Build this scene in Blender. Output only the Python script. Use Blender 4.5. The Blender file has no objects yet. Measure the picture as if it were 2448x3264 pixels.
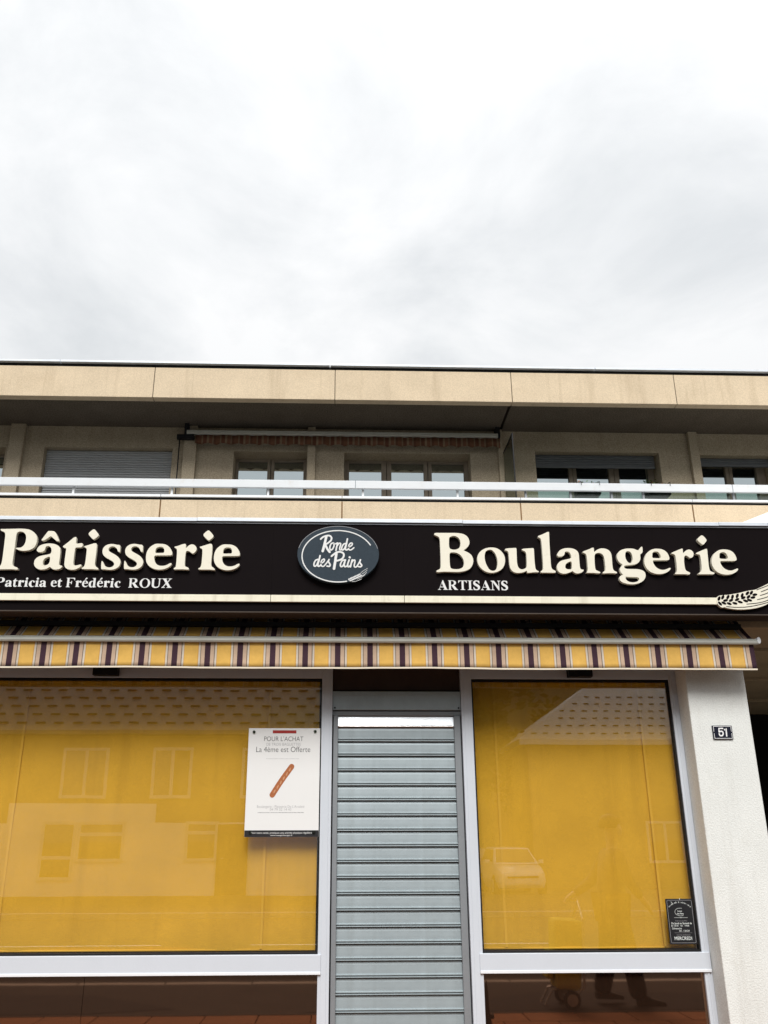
import bpy, bmesh, math, random
from mathutils import Vector, geometry
random.seed(7)
sc = bpy.context.scene
COL = sc.collection
R = math.radians

# ------------------------------------------------------------------ camera
cd = bpy.data.cameras.new('camera')
cam = bpy.data.objects.new('camera', cd); COL.objects.link(cam)
cam.location = (0.0, -6.85, 1.55)
cd.sensor_fit = 'VERTICAL'; cd.sensor_height = 24.0
cd.lens = 2750 / 3264 * 24.0
cd.shift_x = 0.01454; cd.shift_y = 0.00665
cd.clip_start = 0.05; cd.clip_end = 3000
from mathutils import Matrix
_p, _y, _r = R(20.402), R(1.8675), R(-0.1342)
fwd = Vector((math.sin(_y)*math.cos(_p), math.cos(_y)*math.cos(_p), math.sin(_p)))
rgt = Vector((math.cos(_y), -math.sin(_y), 0)); upv = rgt.cross(fwd)
r2 = rgt*math.cos(_r) + upv*math.sin(_r); u2 = -rgt*math.sin(_r) + upv*math.cos(_r)
cam.rotation_euler = Matrix((r2, u2, -fwd)).transposed().to_euler()
sc.camera = cam

# ------------------------------------------------------------------ sky, sun, exposure
SUN_EL, SUN_AZ = R(46), R(184)          # sun behind the photographer, azimuth from +Y clockwise
w = bpy.data.worlds.new('World'); sc.world = w; w.use_nodes = True
nt = w.node_tree; nt.nodes.clear()
def N(t, kind, **kw):
    n = t.nodes.new(kind)
    for k, v in kw.items(): setattr(n, k, v)
    return n
out = N(nt, 'ShaderNodeOutputWorld'); bg = N(nt, 'ShaderNodeBackground')
sky = N(nt, 'ShaderNodeTexSky', sky_type='NISHITA', sun_disc=False, sun_elevation=SUN_EL, sun_rotation=SUN_AZ)
skm = N(nt, 'ShaderNodeMixRGB', blend_type='MULTIPLY'); skm.inputs[0].default_value = 1; skm.inputs[2].default_value = (.09, .09, .09, 1)
nt.links.new(sky.outputs[0], skm.inputs[1])
tc = N(nt, 'ShaderNodeTexCoord'); sep = N(nt, 'ShaderNodeSeparateXYZ'); nt.links.new(tc.outputs['Generated'], sep.inputs[0])
def mth(t, op, a, b=None, c=None):
    n = N(t, 'ShaderNodeMath', operation=op)
    for i, q in enumerate((a, b, c)):
        if q is None: continue
        if isinstance(q, (int, float)): n.inputs[i].default_value = q
        else: t.links.new(q, n.inputs[i])
    return n.outputs[0]
zz = mth(nt, 'ADD', mth(nt, 'MAXIMUM', sep.outputs[2], 0.0), 0.22)
cmb = N(nt, 'ShaderNodeCombineXYZ')
nt.links.new(mth(nt, 'DIVIDE', sep.outputs[0], zz), cmb.inputs[0]); nt.links.new(mth(nt, 'DIVIDE', sep.outputs[1], zz), cmb.inputs[1])
cmb.inputs[2].default_value = 31.7
n1 = N(nt, 'ShaderNodeTexNoise'); n1.inputs['Scale'].default_value = 2.5; n1.inputs['Detail'].default_value = 9; n1.inputs['Roughness'].default_value = .57; n1.inputs['Distortion'].default_value = .35
n2 = N(nt, 'ShaderNodeTexNoise'); n2.inputs['Scale'].default_value = .95; n2.inputs['Detail'].default_value = 2
nt.links.new(cmb.outputs[0], n1.inputs['Vector']); nt.links.new(cmb.outputs[0], n2.inputs['Vector'])
den = mth(nt, 'ADD', mth(nt, 'MULTIPLY', n1.outputs[0], .72), mth(nt, 'MULTIPLY', n2.outputs[0], .28))
cr = N(nt, 'ShaderNodeValToRGB'); e = cr.color_ramp.elements
e[0].position = .345; e[0].color = (.375, .386, .395, 1); e[1].position = .53; e[1].color = (.488, .490, .491, 1)
m_ = cr.color_ramp.elements.new(.44); m_.color = (.436, .443, .448, 1)
nt.links.new(den, cr.inputs[0])
mx = N(nt, 'ShaderNodeMixRGB'); mx.inputs[0].default_value = .96
nt.links.new(skm.outputs[0], mx.inputs[1]); nt.links.new(cr.outputs[0], mx.inputs[2])
nt.links.new(mx.outputs[0], bg.inputs[0])
# standard overcast luminance: the cloud sheet is dimmer towards the horizon, brighter overhead
nt.links.new(mth(nt, 'ADD', mth(nt, 'MULTIPLY', mth(nt, 'MAXIMUM', sep.outputs[2], 0.0), .46), .61), bg.inputs[1])
nt.links.new(bg.outputs[0], out.inputs[0])
sd = bpy.data.lights.new('sun', 'SUN'); sun = bpy.data.objects.new('sun', sd); COL.objects.link(sun)
sd.energy = 1.5; sd.angle = R(30); sd.color = (1.0, .985, .955)
sdir = Vector((math.sin(SUN_AZ)*math.cos(SUN_EL), math.cos(SUN_AZ)*math.cos(SUN_EL), math.sin(SUN_EL)))
sun.rotation_euler = sdir.to_track_quat('Z', 'Y').to_euler(); sun.location = sdir*40
vs = sc.view_settings; vs.view_transform = 'Standard'; vs.look = 'None'; vs.exposure = 1.28; vs.gamma = 1.0; vs.use_curve_mapping = False
sc.cycles.max_bounces = 10; sc.cycles.transparent_max_bounces = 16

# ------------------------------------------------------------------ materials
MATS = {}
def mat(name, col, rough=.75, spec=.3, metal=0.0, var=.06, vscale=6.0, bump=0.0, bscale=220.0, streak=0.0, dirt=None, grain=0.0, dirt_scale=5.0):
    m = bpy.data.materials.new(name); m.use_nodes = True; t = m.node_tree
    b = t.nodes['Principled BSDF']
    b.inputs['Roughness'].default_value = rough; b.inputs['Specular IOR Level'].default_value = spec; b.inputs['Metallic'].default_value = metal
    tcn = N(t, 'ShaderNodeTexCoord'); no = N(t, 'ShaderNodeTexNoise'); no.inputs['Scale'].default_value = vscale; no.inputs['Detail'].default_value = 6; no.inputs['Roughness'].default_value = .6
    t.links.new(tcn.outputs['Object'], no.inputs['Vector'])
    mixn = N(t, 'ShaderNodeMixRGB'); c1 = [max(0, c*(1-2*var)) for c in col]; c2 = [min(1, c*(1+2*var)) for c in col]
    mixn.inputs[1].default_value = (*c1, 1); mixn.inputs[2].default_value = (*c2, 1)
    t.links.new(no.outputs[0], mixn.inputs[0]); colout = mixn.outputs[0]
    if grain:
        g = N(t, 'ShaderNodeTexNoise'); g.inputs['Scale'].default_value = bscale; g.inputs['Detail'].default_value = 3; t.links.new(tcn.outputs['Object'], g.inputs['Vector'])
        rr = N(t, 'ShaderNodeMapRange'); rr.inputs[1].default_value = .3; rr.inputs[2].default_value = .7; rr.inputs[3].default_value = 1-grain; rr.inputs[4].default_value = 1+grain
        t.links.new(g.outputs[0], rr.inputs[0]); mm = N(t, 'ShaderNodeMixRGB', blend_type='MULTIPLY'); mm.inputs[0].default_value = 1
        t.links.new(colout, mm.inputs[1]); t.links.new(rr.outputs[0], mm.inputs[2]); colout = mm.outputs[0]
    if streak:
        mp = N(t, 'ShaderNodeMapping'); mp.inputs['Scale'].default_value = (7, 7, .45); t.links.new(tcn.outputs['Object'], mp.inputs[0])
        s = N(t, 'ShaderNodeTexNoise'); s.inputs['Scale'].default_value = 1.0; s.inputs['Detail'].default_value = 5; s.inputs['Roughness'].default_value = .65; t.links.new(mp.outputs[0], s.inputs['Vector'])
        rr = N(t, 'ShaderNodeMapRange'); rr.inputs[1].default_value = .52; rr.inputs[2].default_value = .8; rr.inputs[3].default_value = 0; rr.inputs[4].default_value = streak
        t.links.new(s.outputs[0], rr.inputs[0]); mm = N(t, 'ShaderNodeMixRGB'); mm.inputs[2].default_value = (col[0]*.45, col[1]*.4, col[2]*.33, 1)
        t.links.new(rr.outputs[0], mm.inputs[0]); t.links.new(colout, mm.inputs[1]); colout = mm.outputs[0]
    if dirt:
        s = N(t, 'ShaderNodeTexNoise'); s.inputs['Scale'].default_value = dirt_scale; s.inputs['Detail'].default_value = 8; s.inputs['Roughness'].default_value = .7; t.links.new(tcn.outputs['Object'], s.inputs['Vector'])
        rr = N(t, 'ShaderNodeMapRange'); rr.inputs[1].default_value = .56; rr.inputs[2].default_value = .78; rr.inputs[4].default_value = dirt[0]
        t.links.new(s.outputs[0], rr.inputs[0]); mm = N(t, 'ShaderNodeMixRGB'); mm.inputs[2].default_value = (*dirt[1], 1)
        t.links.new(rr.outputs[0], mm.inputs[0]); t.links.new(colout, mm.inputs[1]); colout = mm.outputs[0]
    t.links.new(colout, b.inputs['Base Color'])
    if bump:
        g2 = N(t, 'ShaderNodeTexNoise'); g2.inputs['Scale'].default_value = bscale; g2.inputs['Detail'].default_value = 4; t.links.new(tcn.outputs['Object'], g2.inputs['Vector'])
        bp = N(t, 'ShaderNodeBump'); bp.inputs['Strength'].default_value = bump; bp.inputs['Distance'].default_value = .004
        t.links.new(g2.outputs[0], bp.inputs['Height']); t.links.new(bp.outputs[0], b.inputs['Normal'])
    MATS[name] = m; return m

def glassmat(name, refl=.05, tint=(1, 1, 1), rough=0.0, bump=0.0):
    m = bpy.data.materials.new(name); m.use_nodes = True; t = m.node_tree; t.nodes.clear()
    o = N(t, 'ShaderNodeOutputMaterial'); mixs = N(t, 'ShaderNodeMixShader'); tr = N(t, 'ShaderNodeBsdfTransparent'); gl = N(t, 'ShaderNodeBsdfGlossy')
    tr.inputs[0].default_value = (*tint, 1); gl.inputs['Roughness'].default_value = rough
    if bump:
        tcn = N(t, 'ShaderNodeTexCoord'); no = N(t, 'ShaderNodeTexNoise'); no.inputs['Scale'].default_value = 1.6; no.inputs['Detail'].default_value = 2
        t.links.new(tcn.outputs['Object'], no.inputs['Vector']); bp = N(t, 'ShaderNodeBump'); bp.inputs['Strength'].default_value = bump; bp.inputs['Distance'].default_value = .02
        t.links.new(no.outputs[0], bp.inputs['Height']); t.links.new(bp.outputs[0], gl.inputs['Normal'])
    lw = N(t, 'ShaderNodeLayerWeight'); lw.inputs[0].default_value = .5
    f = mth(t, 'ADD', mth(t, 'MULTIPLY', mth(t, 'POWER', lw.outputs['Facing'], 5.0), 1-refl), refl)
    t.links.new(f, mixs.inputs[0]); t.links.new(tr.outputs[0], mixs.inputs[1]); t.links.new(gl.outputs[0], mixs.inputs[2]); t.links.new(mixs.outputs[0], o.inputs[0])
    MATS[name] = m; return m
def mirrorish(name, base, tint, fac, rough=.02):
    m = bpy.data.materials.new(name); m.use_nodes = True; t = m.node_tree; t.nodes.clear()
    o = N(t, 'ShaderNodeOutputMaterial'); mixs = N(t, 'ShaderNodeMixShader'); df = N(t, 'ShaderNodeBsdfDiffuse'); gl = N(t, 'ShaderNodeBsdfGlossy')
    df.inputs[0].default_value = (*base, 1); gl.inputs[0].default_value = (*tint, 1); gl.inputs['Roughness'].default_value = rough
    tcn = N(t, 'ShaderNodeTexCoord'); no = N(t, 'ShaderNodeTexNoise'); no.inputs['Scale'].default_value = 1.2; no.inputs['Detail'].default_value = 2
    t.links.new(tcn.outputs['Object'], no.inputs['Vector']); bp = N(t, 'ShaderNodeBump'); bp.inputs['Strength'].default_value = .05; bp.inputs['Distance'].default_value = .01
    t.links.new(no.outputs[0], bp.inputs['Height']); t.links.new(bp.outputs[0], gl.inputs['Normal'])
    mixs.inputs[0].default_value = fac
    t.links.new(df.outputs[0], mixs.inputs[1]); t.links.new(gl.outputs[0], mixs.inputs[2]); t.links.new(mixs.outputs[0], o.inputs[0])
    MATS[name] = m; return m
def stripemat(name, stops, period, x0, rough=.9):
    m = bpy.data.materials.new(name); m.use_nodes = True; t = m.node_tree; b = t.nodes['Principled BSDF']
    b.inputs['Roughness'].default_value = rough; b.inputs['Specular IOR Level'].default_value = .1
    tcn = N(t, 'ShaderNodeTexCoord'); sp = N(t, 'ShaderNodeSeparateXYZ'); t.links.new(tcn.outputs['Object'], sp.inputs[0])
    fr = mth(t, 'FRACT', mth(t, 'DIVIDE', mth(t, 'SUBTRACT', sp.outputs[0], x0), period))
    crn = N(t, 'ShaderNodeValToRGB'); crn.color_ramp.interpolation = 'CONSTANT'; el = crn.color_ramp.elements
    el[0].position = stops[0][0]; el[0].color = (*stops[0][1], 1); el[1].position = stops[1][0]; el[1].color = (*stops[1][1], 1)
    for pz, c in stops[2:]:
        q = el.new(pz); q.color = (*c, 1)
    t.links.new(fr, crn.inputs[0])
    no = N(t, 'ShaderNodeTexNoise'); no.inputs['Scale'].default_value = 9; no.inputs['Detail'].default_value = 8; no.inputs['Roughness'].default_value = .7; t.links.new(tcn.outputs['Object'], no.inputs['Vector'])
    rr = N(t, 'ShaderNodeMapRange'); rr.inputs[1].default_value = .3; rr.inputs[2].default_value = .7; rr.inputs[3].default_value = .86; rr.inputs[4].default_value = 1.08; t.links.new(no.outputs[0], rr.inputs[0])
    mm = N(t, 'ShaderNodeMixRGB', blend_type='MULTIPLY'); mm.inputs[0].default_value = 1; t.links.new(crn.outputs[0], mm.inputs[1]); t.links.new(rr.outputs[0], mm.inputs[2])
    t.links.new(mm.outputs[0], b.inputs['Base Color'])
    MATS[name] = m; return m

mat('beige_precast', (.625, .51, .365), .95, .1, var=.06, vscale=2.5, bump=.6, bscale=65, streak=.38, grain=.10, dirt=(.25, (.42, .31, .19)), dirt_scale=1.6)
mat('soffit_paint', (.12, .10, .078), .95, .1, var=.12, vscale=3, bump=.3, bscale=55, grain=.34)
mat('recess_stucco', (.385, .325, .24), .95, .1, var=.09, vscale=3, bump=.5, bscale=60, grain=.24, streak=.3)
mat('pillar_stucco', (.69, .70, .675), .95, .12, var=.05, vscale=3, bump=.8, bscale=95, grain=.08, streak=.28, dirt=(.30, (.42, .40, .34)), dirt_scale=2.2)
mat('white_metal', (.74, .76, .79), .45, .4, var=.02, vscale=5, streak=.10)
mat('white_rail', (.65, .67, .69), .5, .3, var=.03, vscale=5, dirt=(.35, (.5, .42, .33)), dirt_scale=8)
mat('zinc', (.62, .66, .71), .5, .4, metal=.2, var=.08, vscale=7, dirt=(.4, (.33, .35, .37)), dirt_scale=9)
mat('aluminium_frame', (.55, .585, .635), .42, .4, var=.02, vscale=4, grain=.02)
mat('galvanised', (.32, .37, .39), .42, .45, metal=.35, var=.08, vscale=9, grain=.06, bscale=220, streak=.22, dirt=(.25, (.16, .17, .17)), dirt_scale=3)
mat('glare_metal', (.80, .83, .85), .22, .5, metal=.85, var=.03)  # lighter, shinier copy of the slat metal; sky glare put into the colour
mat('guide_grey', (.24, .255, .27), .5, .4, metal=.3, var=.05)
mat('gasket', (.012, .012, .013), .7, .2)
mat('black_metal', (.012, .012, .013), .55, .2)
mat('sign_black', (.0060, .0040, .0044), .65, .04, var=.12, vscale=2)
mat('letter_cream', (.74, .70, .585), .55, .25, var=.03, vscale=10, dirt=(.35, (.42, .36, .24)), dirt_scale=22)
mat('stripe_cream', (.76, .72, .58), .6, .2, var=.05, vscale=8, streak=.55, dirt=(.4, (.35, .31, .2)), dirt_scale=10)
mat('print_white', (.70, .70, .69), .5, .2, var=.01)
mat('oval_slate', (.030, .043, .056), .6, .12, var=.10, vscale=40, grain=.12, bscale=260)
mat('oval_edge', (.05, .045, .045), .6, .2)
mat('awning_bar', (.52, .52, .47), .5, .3, metal=.2, var=.05, streak=.2)
mat('awning_hem', (.72, .64, .52), .9, .1)
mat('box_underside', (.075, .06, .05), .8, .1, var=.1)
mat('dark_wood', (.055, .035, .028), .7, .2, var=.2, vscale=5)
mat('blind_yellow', (.655, .375, .036), .9, .08, var=.12, vscale=1.8, grain=.13, bscale=210, bump=.35, streak=.22, dirt=(.22, (.42, .22, .03)), dirt_scale=1.1)
mat('blind_seam', (.69, .405, .048), .9, .08, var=.03)
mat('interior_dark', (.035, .028, .022), .9, .05)
mat('frame_wood', (.30, .255, .205), .7, .2, var=.10, vscale=9, streak=.2)
mat('shutter_grey', (.40, .415, .43), .6, .25, var=.04)
mat('shutter_dark', (.13, .14, .15), .6, .2, var=.06)
mat('poster_paper', (.72, .72, .71), .45, .3, var=.015)
mat('ink_black', (.02, .02, .022), .6, .2)
mat('ink_grey', (.33, .33, .34), .6, .2)
mat('ink_red', (.33, .035, .03), .6, .2, var=.15, vscale=40)
mat('crust', (.36, .125, .05), .75, .2, var=.22, vscale=60)
mat('crust_pale', (.52, .26, .14), .75, .2, var=.15, vscale=60)
mat('slate_board', (.014, .014, .016), .55, .2, var=.2, vscale=12)
mat('chalk', (.72, .76, .74), .9, .05, var=.12, vscale=120)
mat('enamel_blue', (.008, .010, .022), .25, .4)
mat('enamel_white', (.82, .82, .82), .3, .4)
mat('passage_ceiling', (.50, .40, .27), .9, .1, var=.12, vscale=3, grain=.08, bscale=80)
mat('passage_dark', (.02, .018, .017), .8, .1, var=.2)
mat('roof_felt', (.16, .16, .155), .95, .05, var=.15)
mat('terracotta_planter', (.02, .018, .018), .6, .2)
mat('leaf', (.06, .12, .025), .7, .2, var=.3, vscale=30)
mat('dry_flower', (.42, .20, .10), .8, .1, var=.3, vscale=50)
mat('canvas_white', (.84, .84, .83), .9, .1, var=.01)
mat('paver', (.22, .098, .046), .85, .15, var=.15, vscale=7, bump=.3, bscale=70, grain=.12)
mat('rust_sealant', (.22, .13, .065), .95, .05, var=.4, vscale=12)
mat('paver_joint', (.12, .09, .07), .95, .05)
mat('asphalt', (.036, .034, .033), .9, .15, var=.2, vscale=3, bump=.6, bscale=110, grain=.25)
mat('asphalt_new', (.022, .022, .024), .9, .15, var=.2, vscale=3, grain=.2)
mat('road_paint', (.72, .72, .70), .8, .1, var=.1)
mat('kerb_stone', (.33, .32, .30), .9, .1, var=.12)
mat('ground_earth', (.14, .13, .11), .95, .05, var=.2, vscale=.3)
mat('house_ochre', (.33, .235, .13), .95, .05, var=.06, grain=.06, bscale=40)
mat('house_white', (.84, .83, .80), .95, .05, var=.04)
mat('house_trim', (.68, .67, .63), .8, .1)
mat('tile_grey', (.16, .15, .135), .8, .15, var=.14, vscale=2)
mat('tile_pale', (.46, .45, .42), .8, .15, var=.14, vscale=2)
mat('bark', (.10, .075, .05), .95, .05, var=.2)
mat('tree_leaf', (.045, .085, .025), .7, .2, var=.35, vscale=2.5)
mat('car_paint', (.72, .73, .74), .25, .5, var=.01)
mat('car_glass', (.02, .025, .03), .08, .6)
mat('rubber', (.02, .02, .02), .85, .1)
mat('rim_metal', (.45, .46, .47), .35, .5, metal=.6)
mat('lamp_clear', (.75, .76, .78), .15, .6)
mat('trouser_dark', (.010, .010, .013), .9, .1, var=.15)
mat('jacket_dark', (.05, .055, .08), .9, .1, var=.15)
mat('skin', (.55, .36, .27), .6, .3, var=.05)
mat('hair', (.06, .04, .03), .7, .2, var=.2)
mat('shoe_black', (.012, .012, .012), .5, .3)
mat('trolley_cloth', (.42, .36, .08), .9, .1, var=.2, vscale=14)
mat('steel', (.35, .35, .36), .4, .5, metal=.7)
glassmat('shop_glass', .098, bump=.012)
glassmat('balustrade_glass', .08, (.72, .82, .76))
glassmat('divider_glass', .05, (.36, .43, .33), .25)
mirrorish('bronze_panel', (.020, .010, .006), (1.0, .60, .40), .25, .03)
mirrorish('upper_pane', (.006, .007, .008), (.86, .97, 1.0), .50, .02)
mirrorish('house_pane', (.02, .022, .025), (.9, .95, 1.0), .12, .02)

# ------------------------------------------------------------------ mesh tools
class MB:
    def __init__(s): s.v = []; s.f = []; s.m = []
    def add(s, vs, fs, mi=0):
        o = len(s.v); s.v += [tuple(q) for q in vs]; s.f += [tuple(i+o for i in f) for f in fs]; s.m += [mi]*len(fs); return s
    def box(s, x0, x1, y0, y1, z0, z1, mi=0):
        return s.add([(x0,y0,z0),(x1,y0,z0),(x1,y1,z0),(x0,y1,z0),(x0,y0,z1),(x1,y0,z1),(x1,y1,z1),(x0,y1,z1)],
                     [(0,3,2,1),(4,5,6,7),(0,1,5,4),(1,2,6,5),(2,3,7,6),(3,0,4,7)], mi)
    def prism(s, loops, y0, y1, back=True, mi=0):          # loops in XZ, extruded along Y
        flat = [q for l in loops for q in l]
        tris = geometry.tessellate_polygon([[Vector((q[0], q[1], 0)) for q in l] for l in loops])
        n = len(flat); vs_ = [(q[0], y0, q[1]) for q in flat] + [(q[0], y1, q[1]) for q in flat]
        fs = [tuple(t) for t in tris]
        if back: fs += [tuple(i+n for i in reversed(t)) for t in tris]
        o = 0
        for l in loops:
            k = len(l)
            for i in range(k):
                a, b_ = o+i, o+(i+1) % k; fs.append((a, b_, b_+n, a+n))
            o += k
        return s.add(vs_, fs, mi)
    def extr(s, prof, x0, x1, mi=0):                       # closed YZ profile extruded along X
        n = len(prof); vs_ = [(x0, a, b) for a, b in prof] + [(x1, a, b) for a, b in prof]
        fs = [(i, (i+1) % n, (i+1) % n+n, i+n) for i in range(n)]
        tr_ = geometry.tessellate_polygon([[Vector((a, b, 0)) for a, b in prof]])
        fs += [tuple(t) for t in tr_] + [tuple(i+n for i in reversed(t)) for t in tr_]
        return s.add(vs_, fs, mi)
    def tube(s, pts, r, n=8, mi=0, cap=True):
        rs = r if isinstance(r, (list, tuple)) else [r]*len(pts); P = [Vector(q) for q in pts]; rings = []
        for i, q in enumerate(P):
            d = (P[min(i+1, len(P)-1)] - P[max(i-1, 0)]).normalized()
            a = d.cross(Vector((0, 0, 1)));  a = a if a.length > .05 else d.cross(Vector((1, 0, 0)))
            a.normalize(); b_ = d.cross(a); rings.append([q + (a*math.cos(2*math.pi*k/n) + b_*math.sin(2*math.pi*k/n))*rs[i] for k in range(n)])
        fs = []
        for i in range(len(P)-1):
            for k in range(n): fs.append((i*n+k, i*n+(k+1) % n, (i+1)*n+(k+1) % n, (i+1)*n+k))
        if cap: fs += [tuple(range(n)), tuple((len(P)-1)*n+k for k in reversed(range(n)))]
        return s.add([q for rg in rings for q in rg], fs, mi)
    def ribbon(s, pts, wd, y0, y1, mi=0, sub=5):           # flat brush stroke in XZ with round ends
        P = [Vector((q[0], q[1])) for q in pts]
        if sub and len(P) > 2:
            Q = []
            for i in range(len(P)-1):
                a, b_, c, d = P[max(i-1, 0)], P[i], P[i+1], P[min(i+2, len(P)-1)]
                for k in range(sub):
                    u = k/sub; Q.append(.5*((2*b_)+(c-a)*u+(2*a-5*b_+4*c-d)*u*u+(3*b_-a-3*c+d)*u**3))
            Q.append(P[-1]); P = Q
        L, Rr = [], []
        for i, q in enumerate(P):
            d = P[min(i+1, len(P)-1)] - P[max(i-1, 0)]; d.normalize(); nrm = Vector((-d.y, d.x))*wd/2; L.append(q+nrm); Rr.append(q-nrm)
        n = len(P)
        for yy, flip in ((y0, 0), (y1, 1)):
            s.add([(q.x, yy, q.y) for q in L+Rr], [((i, i+1, n+i+1, n+i) if flip else (i, n+i, n+i+1, i+1)) for i in range(n-1)], mi)
        s.add([(q.x, y0, q.y) for q in L+Rr] + [(q.x, y1, q.y) for q in L+Rr], [(i, i+1, 2*n+i+1, 2*n+i) for i in range(n-1)] + [(n+i, 3*n+i, 3*n+i+1, n+i+1) for i in range(n-1)], mi)
        for q, d in ((P[0], P[0]-P[1]), (P[-1], P[-1]-P[-2])):
            a0 = math.atan2(d.y, d.x); arc = [(q.x+math.cos(a0+t)*wd/2, q.y+math.sin(a0+t)*wd/2) for t in [(-.5+k/6)*math.pi for k in range(7)]]
            s.prism([arc], y0, y1, True, mi)
        return s
    def build(s, name, m, parent=None, smooth=False, bevel=0, label=None, cat=None, group=None, kind=None, keep_normals=False):
        me = bpy.data.meshes.new(name)
        if parent is not None:
            root = parent
            while root.parent: root = root.parent
            off = Vector(root.location)
        else:
            xs = [q[0] for q in s.v]; ys = [q[1] for q in s.v]; zs = [q[2] for q in s.v]
            off = Vector(((min(xs)+max(xs))/2, (min(ys)+max(ys))/2, min(zs)))
        me.from_pydata([tuple(Vector(q)-off) for q in s.v], [], s.f); me.update()
        if not keep_normals:
            bm = bmesh.new(); bm.from_mesh(me); bmesh.ops.recalc_face_normals(bm, faces=bm.faces); bm.to_mesh(me); bm.free()
        for mm in (m if isinstance(m, (list, tuple)) else [m]): me.materials.append(MATS[mm])
        me.polygons.foreach_set('material_index', s.m)
        if smooth: me.polygons.foreach_set('use_smooth', [True]*len(me.polygons))
        o = bpy.data.objects.new(name, me); COL.objects.link(o)
        if parent is not None: o.parent = parent
        else: o.location = off
        if bevel:
            bv = o.modifiers.new('bevel', 'BEVEL'); bv.width = bevel; bv.segments = 2; bv.limit_method = 'ANGLE'; bv.angle_limit = R(40)
        tag(o, label, cat, group, kind); return o
def tag(o, label=None, cat=None, group=None, kind=None):
    for k, v in (('label', label), ('category', cat), ('group', group), ('kind', kind)):
        if v: o[k] = v
    return o
def thing(name, loc, label, cat, group=None):
    o = bpy.data.objects.new(name, None); o.empty_display_size = .2; COL.objects.link(o); o.location = loc
    return tag(o, label, cat, group)
def clone(src, parent, dx=0, dy=0, dz=0):
    o = src.copy(); COL.objects.link(o); o.parent = parent; o.location = Vector(src.location) + Vector((dx, dy, dz)); return o
def soft(loop, corner=.0045):                              # smooth an outline: curves follow the points, corners stay tight
    n = len(loop); outl = []
    for i in range(n):
        a, b_, c = Vector(loop[i-1]), Vector(loop[i]), Vector(loop[(i+1) % n])
        u, v = a-b_, c-b_; lu, lv = u.length, v.length
        if lu < 1e-6 or lv < 1e-6: continue
        ang = math.degrees(math.acos(max(-1, min(1, -(u.dot(v))/(lu*lv)))))
        cu, cv = (.5*lu, .5*lv) if ang < 48 else (min(.45*lu, corner*1.6), min(.45*lv, corner*1.6))
        p0, p1 = b_+u/lu*cu, b_+v/lv*cv
        for t in (0, .34, .67) if ang > 6 else (0,):
            outl.append((1-t)**2*p0 + 2*t*(1-t)*b_ + t*t*p1)
    return [(q.x, q.y) for q in outl]
def ellipse(cx, cz, rx, rz, n=48, rot=0.0):
    c, s_ = math.cos(rot), math.sin(rot)
    return [(cx+rx*math.cos(2*math.pi*k/n)*c-rz*math.sin(2*math.pi*k/n)*s_, cz+rx*math.cos(2*math.pi*k/n)*s_+rz*math.sin(2*math.pi*k/n)*c) for k in range(n)]
def text(txt, width, cx, zb, y, m, parent, name='lettering', height=None, weight=0.0, spacing=1.0):
    cu = bpy.data.curves.new('t', 'FONT'); cu.body = txt; cu.size = 1; cu.offset = weight; cu.space_character = spacing; cu.resolution_u = 4
    o = bpy.data.objects.new('t', cu); COL.objects.link(o); bpy.context.view_layer.update()
    me = bpy.data.meshes.new_from_object(o.evaluated_get(bpy.context.evaluated_depsgraph_get()))
    vs_ = [tuple(q.co) for q in me.vertices]; fs = [tuple(p.vertices) for p in me.polygons]
    bpy.data.objects.remove(o); bpy.data.curves.remove(cu); bpy.data.meshes.remove(me)
    x0, x1 = min(q[0] for q in vs_), max(q[0] for q in vs_); z1 = max(q[1] for q in vs_)
    k = width/(x1-x0); kz = (height/z1) if height else k
    b = MB(); b.add([(cx-width/2+(q[0]-x0)*k, y, zb+q[1]*kz) for q in vs_], fs)
    return b.build(name, m, parent)

# ================================================================== THE SETTING
MB().add([(-900,-900,-.16),(900,-900,-.16),(900,900,-.16),(-900,900,-.16)], [(0,1,2,3)]).build('ground', 'ground_earth', kind='structure')
MB().box(-60, 60, -14.6, -4.45, -.156, -.12).build('road', 'asphalt', kind='structure')
MB().box(-60, 60, -4.3, -2.41, -.155, 0).build('footway', 'asphalt', kind='structure')
MB().box(-60, 60, -21.4, -14.75, -.155, -.005).build('far_pavement', 'asphalt', kind='structure')
b = MB()
for i in range(-12, 13): b.box(i*1.0+.006, i*1.0+.994, -4.445, -4.305, -.155, .004)
b.build('kerb', 'kerb_stone', bevel=.012, kind='structure')
b = MB()
for i in range(-14, 15): b.box(i*1.0+.006, i*1.0+.994, -14.745, -14.605, -.155, .0)
b.build('far_kerb', 'kerb_stone', bevel=.012, kind='structure')
b = MB().box(-9, 5.6, -6.6, -6.48, -.1165, -.116); b.box(-1.5, 3.8, -9.4, -9.3, -.1165, -.116); b.box(-14, -3, -9.4, -9.3, -.1165, -.116); b.box(6, 14, -9.4, -9.3, -.1165, -.116)
b.build('road_marking', 'road_paint', kind='structure')
b = MB().add([(-5.2,-3.9,.004),(-2.6,-3.55,.004),(-1.6,-2.75,.004),(-2.4,-2.5,.004),(-6,-2.5,.004)], [(0,1,2,3,4)]); b.add([(-.4,-2.5,.004),(1.1,-2.9,.004),(2.2,-3.6,.004),(4.8,-3.3,.004),(4.8,-2.5,.004)], [(0,1,2,3,4)])
b.build('asphalt_patch', 'asphalt_new', kind='structure')
pav = MB().box(-5.2, 5.6, -2.4, 0.55, -.155, -.03).build('pavement', 'paver_joint', kind='structure')
pb = MB().box(-.2455, .2455, -.196, .196, -.03, 0.0)
proto = pb.build('paver', 'paver', pav, bevel=.006)
first = True
poff = Vector(pav.location)
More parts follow.
